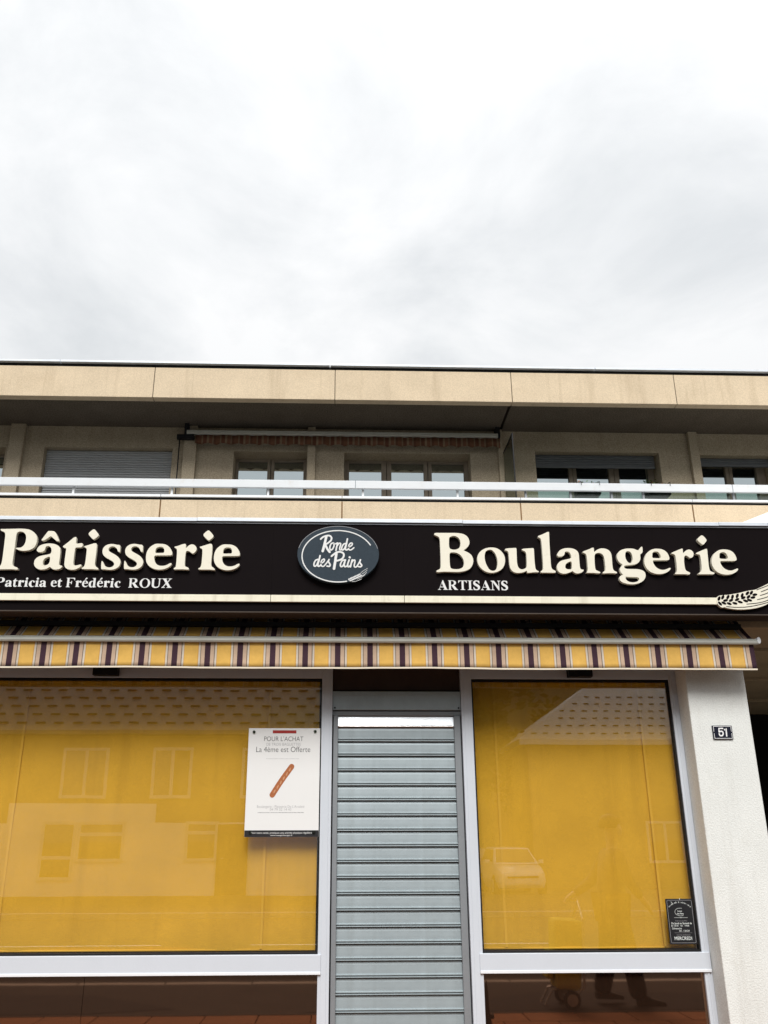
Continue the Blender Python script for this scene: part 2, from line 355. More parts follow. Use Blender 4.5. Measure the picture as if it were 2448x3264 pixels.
for j in range(6):
    for i in range(-9, 11):
        x = i*.5 + (.25 if j % 2 else 0); y = -2.2 + j*.4
        o = proto if first else proto.copy()
        if not first: COL.objects.link(o); o.parent = pav
        o.location = Vector((x, y, random.uniform(-.002, .002)))
        first = False
# vertices were made relative to the pavement origin, so shift back
for q in proto.data.vertices: q.co = q.co + poff
for o in pav.children: o.location = Vector(o.location) - poff

# wooded mountain slope that closes the valley behind the photographer
mat('forest', (.022, .034, .020), .95, .05, var=.35, vscale=.05)
V = []; F = []; NX, NYR = 120, 10
for j in range(NYR+1):
    v = j/NYR
    for i in range(NX+1):
        x = -620+1240*i/NX
        hgt = (88+16*math.sin(x*.011+.6)+9*math.sin(x*.031)+4*math.sin(x*.09+1)+2.5*math.sin(x*.23))*(math.sin(v*math.pi/2)**.9)
        V.append((x, -190-260*v-.0002*x*x*0, -.5+hgt*(1+.35*v)*.80))
for j in range(NYR):
    for i in range(NX): F.append((j*(NX+1)+i, j*(NX+1)+i+1, (j+1)*(NX+1)+i+1, (j+1)*(NX+1)+i))
MB().add(V, F).build('hill', 'forest', smooth=True, kind='structure')

# ================================================================== THE BUILDING
bld = thing('building', (0, 2, 0), 'beige two-storey building with a bakery below and a recessed balcony above', 'building')
MB().box(2.68, 3.145, -.20, .30, 0, 3.15).build('pillar', 'pillar_stucco', bld, bevel=.008)
MB().box(-4.7, -4.25, -.20, .30, 0, 3.15).build('pillar', 'pillar_stucco', bld, bevel=.008)
MB().box(-4.25, 2.68, .012, .30, 2.86, 3.685).build('lintel', 'pillar_stucco', bld)
MB().box(-4.7, 9.0, -.36, 3.60, 3.72, 3.80).build('shop_roof', 'roof_felt', bld)
MB().box(2.74, 3.10, .31, 9.0, 0, 3.68).build('side_wall', 'pillar_stucco', bld)
MB().box(-4.66, -4.3, .31, 9.0, 0, 3.68).build('side_wall', 'pillar_stucco', bld)
MB().box(-4.29, 2.73, 2.2, 2.4, 0, 3.68).build('interior_wall', 'interior_dark', bld)
MB().box(-4.29, 2.73, .32, 2.19, .0, .02).build('interior_floor', 'interior_dark', bld)
# covered passage to the right: ceiling of alternating wide and narrow boards
yy = -.15; k = 0
while yy < 4.9:
    wd = 1.0 if k % 2 == 0 else .47
    if k == 0: wd = .8
    MB().box(3.15, 8.9, yy+.02, yy+wd-.02, 3.14 if k % 2 == 0 else 3.115, 3.24).build('ceiling_board', 'passage_ceiling', bld, bevel=.01)
    yy += wd; k += 1
MB().box(3.15, 8.9, -.15, 4.95, 3.25, 3.685).build('passage_slab', 'interior_dark', bld)
MB().box(3.15, 8.9, 4.9, 5.05, 0, 3.13).build('passage_back', 'passage_dark', bld)  # back wall, near-black so the passage's darkness is in its colour
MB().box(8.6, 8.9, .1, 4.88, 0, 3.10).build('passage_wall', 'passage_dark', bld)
# upper storey
FX = [-9.95, -7.5, -5.05, -2.599, -.1226, 2.3215, 4.6153, 7.0, 9.45]
PX = [-9.43, -7.08, -4.72, -2.366, -.0115, 2.335, 4.623, 6.95, 9.3]
for a, b_ in zip(FX[:-1], FX[1:]):
    MB().box(a+.004, b_-.004, 3.65, 3.77, 7.19, 7.655).build('fascia_panel', 'beige_precast', bld, bevel=.006)
for a, b_ in zip(PX[:-1], PX[1:]):
    MB().box(a+.004, b_-.004, 3.65, 3.77, 3.82, 5.70).build('parapet_panel', 'beige_precast', bld, bevel=.006)
for x in PX[1:-1]: MB().box(x-.0085, x+.0085, 3.6485, 3.66, 5.02, 5.69).build('joint_sealant', 'rust_sealant', bld)
MB().box(-9.9, 9.4, 3.66, 3.76, 7.215, 7.65).build('fascia_core', 'gasket', bld)
MB().box(-9.4, 9.25, 3.66, 3.76, 3.82, 5.70).build('parapet_core', 'gasket', bld)
MB().box(-9.95, 9.45, 3.67, 5.6, 7.66, 7.705).build('roof_shadow_line', 'gasket', bld)  # black band that paints in the shadow gap below the roof coping
b = MB()
for a, b_ in ((-9.95, -3.9), (-3.89, -.2), (-.19, 3.5), (3.51, 9.45)): b.box(a, b_, 3.615, 5.6, 7.708, 7.735)
b.build('roof_coping', 'zinc', bld)
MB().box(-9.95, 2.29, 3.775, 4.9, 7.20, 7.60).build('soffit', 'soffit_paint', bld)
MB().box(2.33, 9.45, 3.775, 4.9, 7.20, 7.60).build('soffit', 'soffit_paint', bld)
MB().box(-9.4, 9.25, 3.655, 3.80, 5.70, 5.728).build('coping_shadow', 'gasket', bld)  # black strip drawn as the shadow line beneath the coping
for a, b_ in zip([-9.4]+PX[1:-1], PX[1:]):
    MB().box(a+.003, b_-.003, 3.625, 3.83, 5.73, 5.765).build('parapet_coping', 'white_metal', bld, bevel=.004)
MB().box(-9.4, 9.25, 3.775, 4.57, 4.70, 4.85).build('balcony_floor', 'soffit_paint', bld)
# recessed wall with its openings
WIN = [(-6.6, -4.85, 6.86), (-4.30, -2.4687, 6.865), (-1.585, -.5258, 6.832), (.014, 1.8535, 6.827), (2.806, 4.6418, 6.882), (5.2203, 6.33, 6.855)]
prev = -9.9
for (a, b_, h) in WIN:
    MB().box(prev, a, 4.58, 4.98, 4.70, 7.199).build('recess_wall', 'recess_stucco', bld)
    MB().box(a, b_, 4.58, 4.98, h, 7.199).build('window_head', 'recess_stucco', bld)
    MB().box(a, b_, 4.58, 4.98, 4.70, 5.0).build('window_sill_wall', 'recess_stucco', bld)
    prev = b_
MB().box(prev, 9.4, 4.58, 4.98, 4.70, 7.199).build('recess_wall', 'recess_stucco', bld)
for a, b_ in ((-4.79, -4.584), (-2.30, -2.118), (-.519, -.4035), (2.255, 2.32), (5.085, 5.215)):
    MB().box(a, b_, 4.50, 4.579, 4.86, 7.195).build('pilaster', 'recess_stucco', bld, bevel=.006)
MB().box(-9.9, 9.4, 5.25, 5.35, 4.0, 7.6).build('rear_wall', 'interior_dark', bld)
MB().box(-9.9, 9.4, 4.99, 9, 3.81, 4.69).build('floor_slab', 'interior_dark', bld)
def casement(a, b_, h, panes, sfac=1.019):
    wn = MB(); yz = 4.85
    X = [(p*sfac, q*sfac) for p, q in panes]; zt = h-.035; zb = 5.08
    wn.box(a+.002, X[0][0], yz, yz+.09, 5.002, h-.002); wn.box(X[-1][1], b_-.002, yz, yz+.09, 5.002, h-.002)
    for (p, q), (p2, q2) in zip(X[:-1], X[1:]):
        mid = (q+p2)/2; wn.box(q, mid-.004, yz, yz+.088, 5.002, h-.002); wn.box(mid+.004, p2, yz+.008, yz+.088, 5.002, h-.002)
    for p, q in X: wn.box(p+.0005, q-.0005, yz+.004, yz+.086, zt, h-.003); wn.box(p+.0005, q-.0005, yz+.004, yz+.086, 5.002, zb)
    o = wn.build('window', 'frame_wood', bld, bevel=.004)
    for p, q in X: MB().box(p+.001, q-.001, yz+.04, yz+.05, zb+.001, zt-.001).build('pane', 'upper_pane', o)
    return o
casement(-6.6, -4.85, 6.86, [(-6.40, -5.70), (-5.60, -4.86)])
casement(-1.585, -.5258, 6.832, [(-1.5177, -1.0955), (-.9988, -.575)])
casement(.014, 1.8535, 6.827, [(.0851, .5555), (.6999, 1.1715), (1.2872, 1.7594)])
casement(2.806, 4.6418, 6.882, [(2.8211, 3.2947), (3.4099, 3.8887), (4.0375, 4.4700)])
casement(5.2203, 6.33, 6.855, [(5.2403, 5.6199), (5.7282, 6.0831)])
def rollshut(a, b_, z0, z1, m, y=4.69):
    s = MB(); z = z1
    while z > z0+.001:
        zl = max(z-.0375, z0)
        s.extr([(y, zl+.004), (y-.008, zl+.010), (y-.009, zl+.024), (y-.003, z-.001), (y+.014, z-.001), (y+.014, zl+.004)], a, b_); z -= .0375
    s.box(a-.0005, b_+.0005, y-.012, y+.016, z0-.03, z0+.002)
    return s.build('window_shutter', m, bld)
rollshut(-4.295, -2.475, 5.03, 6.86, 'shutter_grey')
rollshut(2.812, 4.60, 6.70, 6.878, 'shutter_dark')
rollshut(5.226, 6.325, 6.748, 6.85, 'shutter_dark')

# ------------------------------------------------------------------ balcony fittings
rl = thing('balcony_railing', (0, 3.64, 5.765), 'flat white handrail on short posts above the beige balcony parapet', 'railing')
for a, b_ in ((-9.3, -4.93), (-4.92, .160), (.1665, 5.188), (5.195, 9.2)):
    MB().box(a, b_, 3.625, 3.665, 5.872, 5.984).build('handrail', 'white_rail', rl, bevel=.006)
for x in (-8.4, -7.2, -6.0, -4.76, -3.5115, -2.2374, -.9819, .2625, 1.5123, 2.42, 3.0187, 3.5688, 3.9941, 5.2128, 6.5):
    MB().box(x-.014, x+.014, 3.672, 3.70, 5.766, 5.90).build('post', 'white_rail' if x < 2 else 'guide_grey', rl)
for a, b_ in ((2.45, 3.55), (3.59, 5.19), (5.24, 6.48)):
    MB().box(a, b_, 3.71, 3.72, 5.767, 5.90).build('glass_panel', 'balustrade_glass', rl)
dv = thing('balcony_divider', (2.33, 4.1, 4.85), 'greenish frosted glass screen dividing the balcony', 'divider')
MB().box(2.326, 2.334, 3.86, 4.495, 4.95, 6.80).build('glass_sheet', 'divider_glass', dv)
b = MB().box(2.322, 2.338, 3.845, 3.858, 4.86, 6.82); b.box(2.322, 2.338, 3.86, 4.495, 6.802, 6.82); b.build('frame', 'black_metal', dv)
# balcony awning
ba = thing('balcony_awning', (0, 4.3, 6.7), 'rolled-in balcony awning with a brown striped scalloped valance', 'awning')
ST2 = [(0, (.15, .07, .04)), (.22, (.20, .14, .09)), (.30, (.12, .05, .03)), (.50, (.22, .155, .10)), (.62, (.16, .075, .045)), (.80, (.19, .13, .085)), (.88, (.11, .05, .03))]
stripemat('balcony_stripes', ST2, .262, 0.0)
MB().box(-2.255, 2.245, 4.41, 4.49, 7.025, 7.085).build('front_bar', 'awning_bar', ba, bevel=.008)
b = MB(); n = 240; xs = [-2.137+4.412*i/n for i in range(n+1)]
zb_ = [6.868+.024*abs(math.cos(math.pi*(x+2.137)/.205)) for x in xs]
yw = [4.455+.006*math.sin(x*23)+.004*math.sin(x*51) for x in xs]
b.add([(x, y, 7.028) for x, y in zip(xs, yw)]+[(x, y-.004, z) for x, y, z in zip(xs, yw, zb_)], [(i, i+1, n+2+i, n+1+i) for i in range(n)])
o = b.build('valance', 'balcony_stripes', ba, smooth=True); o.modifiers.new('th', 'SOLIDIFY').thickness = .002
b = MB(); b.tube([(-2.2, 4.525, 7.09), (2.2, 4.525, 7.09)], .035, 14); b.build('roller', 'black_metal', ba, smooth=True)
for x in (-2.26, 2.25):
    MB().box(x-.03, x+.03, 4.43, 4.575, 7.03, 7.195).build('bracket', 'black_metal', ba)
b = MB().box(-2.39, -2.15, 4.42, 4.49, 6.95, 7.015); b.build('elbow', 'black_metal', ba)
MB().tube([(-2.35, 4.44, 6.95), (-2.35, 4.46, 4.95)], .009, 8).build('crank_rod', 'black_metal', ba, smooth=True)

# planters
def planter(x0, x1, label, full):
    t = thing('flower_box', ((x0+x1)/2, 3.79, 5.865), label, 'flower box', 'flower boxes behind the balcony rail')
    MB().prism([[(x0+.02, 5.865), (x1-.02, 5.865), (x1, 6.0), (x0, 6.0)]], 3.72, 3.87).build('trough', 'terracotta_planter', t, bevel=.006)
    MB().box(x0+.012, x1-.012, 3.735, 3.855, 5.99, 6.002).build('soil', 'interior_dark', t)
    b = MB()
    for i in range(150 if full else 70):
        cx, cy, cz = random.uniform(x0+.02, x1-.02), random.uniform(3.73, 3.86), 6.0+random.random()**1.5*(.10 if full else .075)
        if full and cx > x0+.22 and cz > 6.05: cz -= .04
        a, tl = random.uniform(0, 6.28), random.uniform(-.9, .9); s = random.uniform(.012, .026)
        d = Vector((math.cos(a), math.sin(a), math.sin(tl)))*s; e_ = Vector((-math.sin(a), math.cos(a), random.uniform(-.5, .5)))*s*.6; c_ = Vector((cx, cy, cz))
        b.add([c_-d, c_+e_, c_+d, c_-e_], [(0, 1, 2, 3)], 0 if random.random() < (.9 if full else .6) else 1)
    b.build('plant', ['leaf', 'dry_flower'], t, keep_normals=True, kind='stuff')
    for x in ((x0+.047), (x1-.062)):
        MB().tube([(x, 3.73, 5.99), (x, 3.71, 6.012), (x, 3.645, 6.012), (x, 3.615, 6.0), (x, 3.615, 5.955)], .005, 6).build('hook', 'black_metal', t)
planter(3.11, 3.466, 'dark flower box with sparse dry plants hung behind the rail', False)
planter(4.05, 4.412, 'dark flower box with bushy green plant hung behind the rail', True)
t = thing('drying_rack', (2.6, 3.95, 4.85), 'thin dark metal rack standing behind the balcony rail', 'rack')
for y in (3.85, 4.05): MB().tube([(2.42, y, 4.85), (2.42, y, 5.80), (2.82, y, 5.81), (2.82, y, 4.85)], .009, 8).build('frame', 'black_metal', t)
for z in (5.55, 5.68, 5.802): MB().tube([(2.43, 3.85, z), (2.43, 4.05, z)], .006, 6).build('rung', 'black_metal', t)
# white gabled lantern on the flat roof
MB().prism([[(4.46, 3.801), (8.14, 3.801), (8.14, 4.88), (6.3, 5.61), (4.46, 4.88)]], 2.15, 3.3).build('roof_lantern', 'canvas_white', None, bevel=.01, label='white gabled roof lantern whose slope shows above the right end of the sign', cat='roof lantern')

# ================================================================== SHOP SIGN
SIGN_Y, S0, S1 = -.60, 3.1362, 3.8265
sg = thing('shop_sign', (.3, -.5, 3.1362), 'long black bakery sign with raised cream letters above the awning', 'shop sign')
edges = [-4.6, -2.591, -0.5301, 0.466, 2.403, 4.9]
for a, b_ in zip(edges[:-1], edges[1:]):
    MB().box(a+.0003, b_-.0003, SIGN_Y, SIGN_Y+.03, S0, S1).build('panel', 'sign_black', sg)
MB().box(-4.6, 4.9, SIGN_Y+.031, -.36, S0+.004, S1-.01).build('sign_box', 'box_underside', sg)
MB().box(-4.6, 4.9, SIGN_Y-.004, SIGN_Y+.02, S0-.009, S0-.001).build('lower_trim', 'box_underside', sg)
MB().box(-4.6, 4.9, SIGN_Y-.006, SIGN_Y+.02, S1+.001, S1+.006).build('upper_trim', 'zinc', sg)
fl = [-4.6, -1.114, 0.9259, 2.931, 3.319, 4.9]
for i, (a, b_) in enumerate(zip(fl[:-1], fl[1:])):
    dz = (.0, .002, -.001, .0015, 0)[i]
    MB().extr([(SIGN_Y-.022, S1+.012+dz), (SIGN_Y-.022, 3.8631+dz), (SIGN_Y-.018, 3.867+dz), (-.35, 3.8789+dz), (-.35, 3.869+dz), (SIGN_Y-.016, S1+.012+dz)], a+.0015, b_-.0015).build('flashing', 'zinc', sg)
MB().box(-4.6, 4.9, SIGN_Y-.002, -.35, S1+.0065, S1+.0115).build('flashing_gap', 'gasket', sg)
st = [-4.6, -0.5301, 0.466, 2.84]
for a, b_ in zip(st[:-1], st[1:]):
    MB().box(a+.0018, b_-.0018, SIGN_Y-.022, SIGN_Y-.0005, 3.2055, 3.2579).build('cream_band', 'stripe_cream', sg, bevel=.002)
GLY = {
 'P': [[[-2581,3756],[-2553,3755],[-2486,3758],[-2418,3760],[-2369,3755],[-2333,3736],[-2308,3709],[-2298,3677],[-2299,3641],[-2312,3609],[-2339,3591],[-2377,3583],[-2411,3585],[-2440,3596],[-2449,3603],[-2440,3607],[-2419,3607],[-2399,3614],[-2385,3637],[-2380,3670],[-2383,3703],[-2399,3728],[-2424,3738],[-2446,3735],[-2457,3723],[-2458,3700],[-2457,3637],[-2456,3559],[-2457,3493],[-2453,3471],[-2437,3459],[-2415,3453],[-2409,3445],[-2412,3436],[-2436,3439],[-2474,3440],[-2541,3438],[-2573,3437],[-2576,3446],[-2565,3455],[-2545,3461],[-2537,3475],[-2534,3505],[-2535,3570],[-2537,3642],[-2539,3702],[-2543,3723],[-2554,3734],[-2573,3740],[-2581,3748]]],
 '^': [[[-2224,3743],[-2184,3743],[-2169,3733],[-2154,3708],[-2134,3669],[-2136,3661],[-2152,3664],[-2171,3678],[-2200,3703],[-2217,3690],[-2243,3668],[-2262,3665],[-2266,3671],[-2252,3695],[-2238,3720]]],
 'a': [[[-2291,3590],[-2287,3605],[-2277,3623],[-2250,3637],[-2211,3644],[-2172,3642],[-2139,3630],[-2120,3612],[-2114,3585],[-2112,3550],[-2113,3508],[-2113,3478],[-2105,3471],[-2089,3470],[-2086,3463],[-2095,3448],[-2116,3440],[-2144,3439],[-2161,3446],[-2176,3462],[-2187,3452],[-2208,3441],[-2238,3437],[-2264,3442],[-2288,3460],[-2298,3483],[-2297,3510],[-2283,3531],[-2255,3546],[-2222,3552],[-2189,3559],[-2180,3570],[-2180,3591],[-2186,3609],[-2197,3621],[-2214,3625],[-2227,3617],[-2229,3602],[-2232,3587],[-2248,3577],[-2270,3573],[-2287,3581]],[[-2185,3540],[-2203,3537],[-2224,3525],[-2234,3504],[-2233,3483],[-2223,3470],[-2203,3472],[-2186,3484],[-2182,3508]]],
 't': [[[-2020,3696],[-2009,3697],[-2006,3685],[-2006,3644],[-1986,3644],[-1964,3649],[-1954,3644],[-1953,3626],[-1960,3614],[-2005,3613],[-2008,3592],[-2008,3539],[-2009,3497],[-2004,3476],[-1989,3470],[-1967,3476],[-1950,3481],[-1945,3472],[-1956,3458],[-1980,3443],[-2007,3437],[-2041,3441],[-2065,3456],[-2073,3478],[-2074,3508],[-2073,3567],[-2073,3607],[-2089,3610],[-2100,3616],[-2098,3625],[-2081,3639],[-2051,3667],[-2033,3687]]],
 'i': [[[-1856,3648],[-1849,3642],[-1846,3600],[-1847,3534],[-1849,3486],[-1843,3468],[-1825,3457],[-1816,3446],[-1818,3441],[-1863,3445],[-1919,3444],[-1941,3446],[-1942,3452],[-1928,3460],[-1920,3477],[-1918,3540],[-1919,3593],[-1922,3608],[-1940,3616],[-1942,3624],[-1922,3629],[-1890,3641],[-1868,3648]]],
 '.': [[[-1883,3760],[-1872,3753],[-1847,3724],[-1842,3713],[-1848,3701],[-1874,3679],[-1884,3680],[-1915,3711],[-1920,3721],[-1918,3732],[-1892,3757]]],
 's': [[[-1504,3633],[-1503,3615],[-1502,3584],[-1508,3581],[-1519,3590],[-1526,3608],[-1542,3623],[-1564,3629],[-1584,3620],[-1591,3605],[-1586,3590],[-1568,3578],[-1533,3560],[-1506,3540],[-1491,3513],[-1491,3483],[-1507,3459],[-1534,3445],[-1567,3442],[-1596,3446],[-1618,3447],[-1627,3446],[-1631,3470],[-1632,3506],[-1628,3514],[-1618,3500],[-1607,3476],[-1586,3462],[-1563,3460],[-1542,3469],[-1534,3486],[-1542,3504],[-1568,3521],[-1604,3539],[-1626,3559],[-1634,3586],[-1631,3613],[-1611,3637],[-1580,3646],[-1552,3645],[-1529,3639],[-1513,3639]]],
 'e': [[[-1377,3648],[-1342,3646],[-1313,3631],[-1292,3607],[-1280,3580],[-1280,3562],[-1290,3557],[-1347,3556],[-1403,3556],[-1412,3550],[-1412,3526],[-1400,3496],[-1380,3478],[-1351,3472],[-1317,3478],[-1294,3494],[-1283,3497],[-1277,3490],[-1284,3476],[-1305,3459],[-1338,3446],[-1377,3443],[-1416,3452],[-1450,3474],[-1470,3507],[-1475,3543],[-1471,3585],[-1454,3618],[-1427,3640],[-1405,3648]],[[-1375,3625],[-1397,3620],[-1408,3603],[-1408,3576],[-1398,3574],[-1359,3575],[-1343,3576],[-1339,3589],[-1345,3613],[-1358,3623]]],
 'r': [[[-1190,3650],[-1182,3645],[-1182,3608],[-1171,3627],[-1149,3645],[-1126,3645],[-1109,3633],[-1099,3615],[-1102,3594],[-1118,3575],[-1130,3572],[-1148,3587],[-1163,3594],[-1175,3593],[-1181,3575],[-1181,3534],[-1181,3486],[-1177,3470],[-1156,3464],[-1146,3454],[-1149,3445],[-1192,3449],[-1236,3447],[-1259,3447],[-1262,3455],[-1246,3465],[-1244,3485],[-1244,3545],[-1245,3593],[-1250,3611],[-1266,3618],[-1267,3626],[-1245,3630],[-1211,3645]]],
 'B': [[[703,3750],[716,3755],[773,3753],[855,3756],[908,3752],[942,3740],[964,3716],[972,3682],[965,3654],[943,3631],[920,3615],[953,3600],[982,3579],[995,3543],[990,3507],[971,3473],[936,3453],[890,3443],[827,3443],[769,3446],[718,3439],[709,3444],[712,3454],[733,3462],[743,3474],[745,3523],[745,3613],[744,3692],[741,3717],[727,3728],[706,3736],[700,3741]],[[831,3727],[816,3718],[813,3693],[812,3650],[816,3629],[833,3620],[862,3619],[888,3630],[901,3654],[902,3685],[892,3712],[872,3728],[848,3732]],[[821,3597],[849,3599],[878,3593],[906,3569],[921,3537],[922,3506],[912,3479],[888,3466],[856,3463],[825,3467],[814,3481],[813,3536],[813,3583]]],
 'o': [[[1135,3641],[1176,3636],[1209,3614],[1233,3578],[1238,3539],[1228,3493],[1201,3461],[1165,3443],[1124,3436],[1085,3445],[1049,3471],[1027,3507],[1022,3546],[1031,3585],[1058,3616],[1095,3635]],[[1114,3621],[1094,3613],[1082,3586],[1080,3550],[1088,3508],[1107,3469],[1125,3454],[1149,3453],[1167,3467],[1177,3502],[1178,3545],[1167,3586],[1148,3614],[1131,3623]]],
 'u': [[[1239,3627],[1251,3633],[1303,3637],[1327,3638],[1329,3625],[1326,3558],[1326,3509],[1334,3479],[1354,3465],[1377,3469],[1397,3483],[1400,3498],[1402,3553],[1402,3597],[1392,3612],[1373,3619],[1368,3626],[1379,3632],[1426,3635],[1461,3638],[1463,3623],[1461,3564],[1461,3504],[1464,3471],[1474,3458],[1488,3454],[1487,3445],[1454,3446],[1406,3439],[1398,3441],[1398,3459],[1373,3444],[1332,3437],[1297,3443],[1273,3467],[1267,3503],[1266,3563],[1266,3599],[1259,3613],[1241,3618]]],
 'l': [[[1581,3771],[1590,3769],[1587,3712],[1585,3633],[1584,3542],[1584,3487],[1593,3467],[1616,3457],[1618,3447],[1609,3441],[1562,3443],[1511,3442],[1500,3445],[1503,3454],[1521,3465],[1524,3487],[1525,3559],[1525,3639],[1525,3699],[1519,3718],[1502,3725],[1501,3736],[1527,3745],[1563,3762]]],
 'a2': [[[1637,3583],[1643,3599],[1661,3622],[1689,3636],[1725,3641],[1763,3637],[1791,3623],[1805,3602],[1805,3561],[1804,3516],[1805,3480],[1813,3469],[1830,3469],[1832,3464],[1822,3449],[1799,3439],[1775,3437],[1756,3446],[1746,3458],[1726,3446],[1690,3434],[1659,3436],[1636,3452],[1628,3478],[1631,3501],[1644,3524],[1668,3540],[1704,3548],[1740,3557],[1746,3565],[1744,3586],[1735,3607],[1718,3613],[1703,3612],[1696,3601],[1696,3590],[1687,3578],[1666,3571],[1645,3571]],[[1741,3534],[1720,3528],[1701,3515],[1692,3497],[1693,3479],[1706,3470],[1726,3469],[1741,3472],[1745,3497],[1745,3525]]],
 'n': [[[1924,3645],[1926,3636],[1924,3608],[1947,3627],[1974,3639],[2005,3640],[2035,3630],[2053,3609],[2058,3577],[2056,3527],[2055,3482],[2062,3462],[2081,3453],[2086,3446],[2081,3440],[2042,3443],[1999,3441],[1977,3439],[1974,3445],[1983,3455],[1994,3459],[2000,3472],[2000,3518],[1999,3563],[1992,3588],[1975,3601],[1953,3604],[1933,3597],[1924,3580],[1922,3540],[1920,3490],[1924,3466],[1943,3457],[1958,3450],[1957,3442],[1946,3439],[1904,3444],[1868,3443],[1851,3444],[1854,3450],[1863,3458],[1866,3494],[1865,3544],[1864,3587],[1856,3598],[1839,3603],[1835,3611],[1858,3621],[1891,3633],[1909,3643]]],
 'g': [[[2207,3641],[2238,3638],[2257,3627],[2277,3627],[2279,3639],[2292,3654],[2301,3657],[2303,3644],[2301,3616],[2295,3604],[2278,3593],[2279,3569],[2274,3547],[2256,3524],[2233,3513],[2197,3508],[2158,3506],[2144,3498],[2145,3485],[2159,3476],[2198,3476],[2246,3476],[2280,3468],[2300,3453],[2304,3430],[2296,3403],[2275,3379],[2242,3363],[2202,3354],[2164,3357],[2125,3366],[2101,3383],[2097,3401],[2107,3422],[2132,3430],[2116,3444],[2108,3465],[2114,3487],[2136,3512],[2116,3523],[2100,3546],[2097,3573],[2104,3600],[2126,3624],[2163,3638]],[[2179,3619],[2167,3610],[2161,3582],[2163,3556],[2174,3533],[2188,3522],[2203,3524],[2214,3542],[2219,3569],[2215,3597],[2204,3615],[2191,3619]],[[2148,3417],[2170,3413],[2213,3413],[2243,3411],[2252,3400],[2245,3384],[2226,3374],[2199,3369],[2170,3373],[2150,3388],[2145,3406]]],
 'e2': [[[2416,3641],[2448,3638],[2477,3625],[2495,3600],[2503,3569],[2500,3554],[2489,3548],[2431,3548],[2375,3547],[2370,3539],[2374,3517],[2390,3490],[2417,3473],[2448,3469],[2481,3482],[2497,3489],[2503,3482],[2489,3464],[2460,3447],[2423,3437],[2375,3439],[2336,3457],[2311,3489],[2302,3527],[2309,3565],[2330,3604],[2362,3629],[2389,3639]],[[2395,3618],[2377,3610],[2371,3588],[2370,3568],[2380,3564],[2428,3564],[2437,3569],[2436,3588],[2428,3608],[2413,3619]]],
 'r2': [[[2610,3644],[2615,3640],[2612,3601],[2628,3620],[2653,3636],[2674,3635],[2691,3621],[2696,3601],[2688,3579],[2671,3568],[2660,3568],[2646,3582],[2634,3589],[2622,3584],[2615,3567],[2611,3524],[2612,3480],[2620,3462],[2644,3453],[2648,3446],[2640,3435],[2596,3439],[2553,3437],[2531,3438],[2529,3443],[2543,3453],[2549,3465],[2551,3502],[2552,3551],[2551,3586],[2545,3597],[2525,3600],[2523,3608],[2550,3620],[2584,3634]]],
 'i2': [[[2798,3644],[2805,3640],[2803,3602],[2800,3548],[2798,3493],[2802,3466],[2818,3457],[2834,3453],[2835,3442],[2816,3438],[2764,3440],[2717,3437],[2709,3441],[2716,3450],[2735,3460],[2741,3481],[2745,3536],[2745,3580],[2741,3596],[2718,3599],[2711,3606],[2730,3616],[2764,3630]]],
 '.2': [[[2778,3753],[2789,3749],[2809,3722],[2811,3710],[2803,3699],[2781,3676],[2771,3678],[2742,3707],[2739,3718],[2745,3728],[2770,3750]]]}
INS = {"s1":[-0.1687,-0.0025],"e1b":[0.5074,-0.0007],"i1b":[0.864,0.003],".1b":[0.8636,-0.0008],"e2b":[0.521,-0.0014]}
def letter(keys, dx=0, dz=0):
    b = MB()
    for k in keys: b.prism([soft([(x/1000+dx, z/1000+dz) for x, z in l]) for l in GLY[k]], SIGN_Y-.032, SIGN_Y-.0005, back=False)
    return b.build('letter', 'letter_cream', sg, bevel=0)
def off(n): return INS[n]
letter(['P']); letter(['a', '^']); letter(['t']); letter(['i', '.'])
letter(['s'], *off('s1')); letter(['s']); letter(['e']); letter(['r'])
b = MB()
for k, o_ in (('i', 'i1b'), ('.', '.1b')):
    b.prism([soft([(x/1000+INS[o_][0], z/1000+INS[o_][1]) for x, z in l]) for l in GLY[k]], SIGN_Y-.032, SIGN_Y-.0005, back=False)
b.build('letter', 'letter_cream', sg); letter(['e'], *off('e1b'))
letter(['B']); letter(['o']); letter(['u']); letter(['l']); letter(['a2']); letter(['n']); letter(['g']); letter(['e2']); letter(['r2']); letter(['i2', '.2']); letter(['e2'], *off('e2b'))
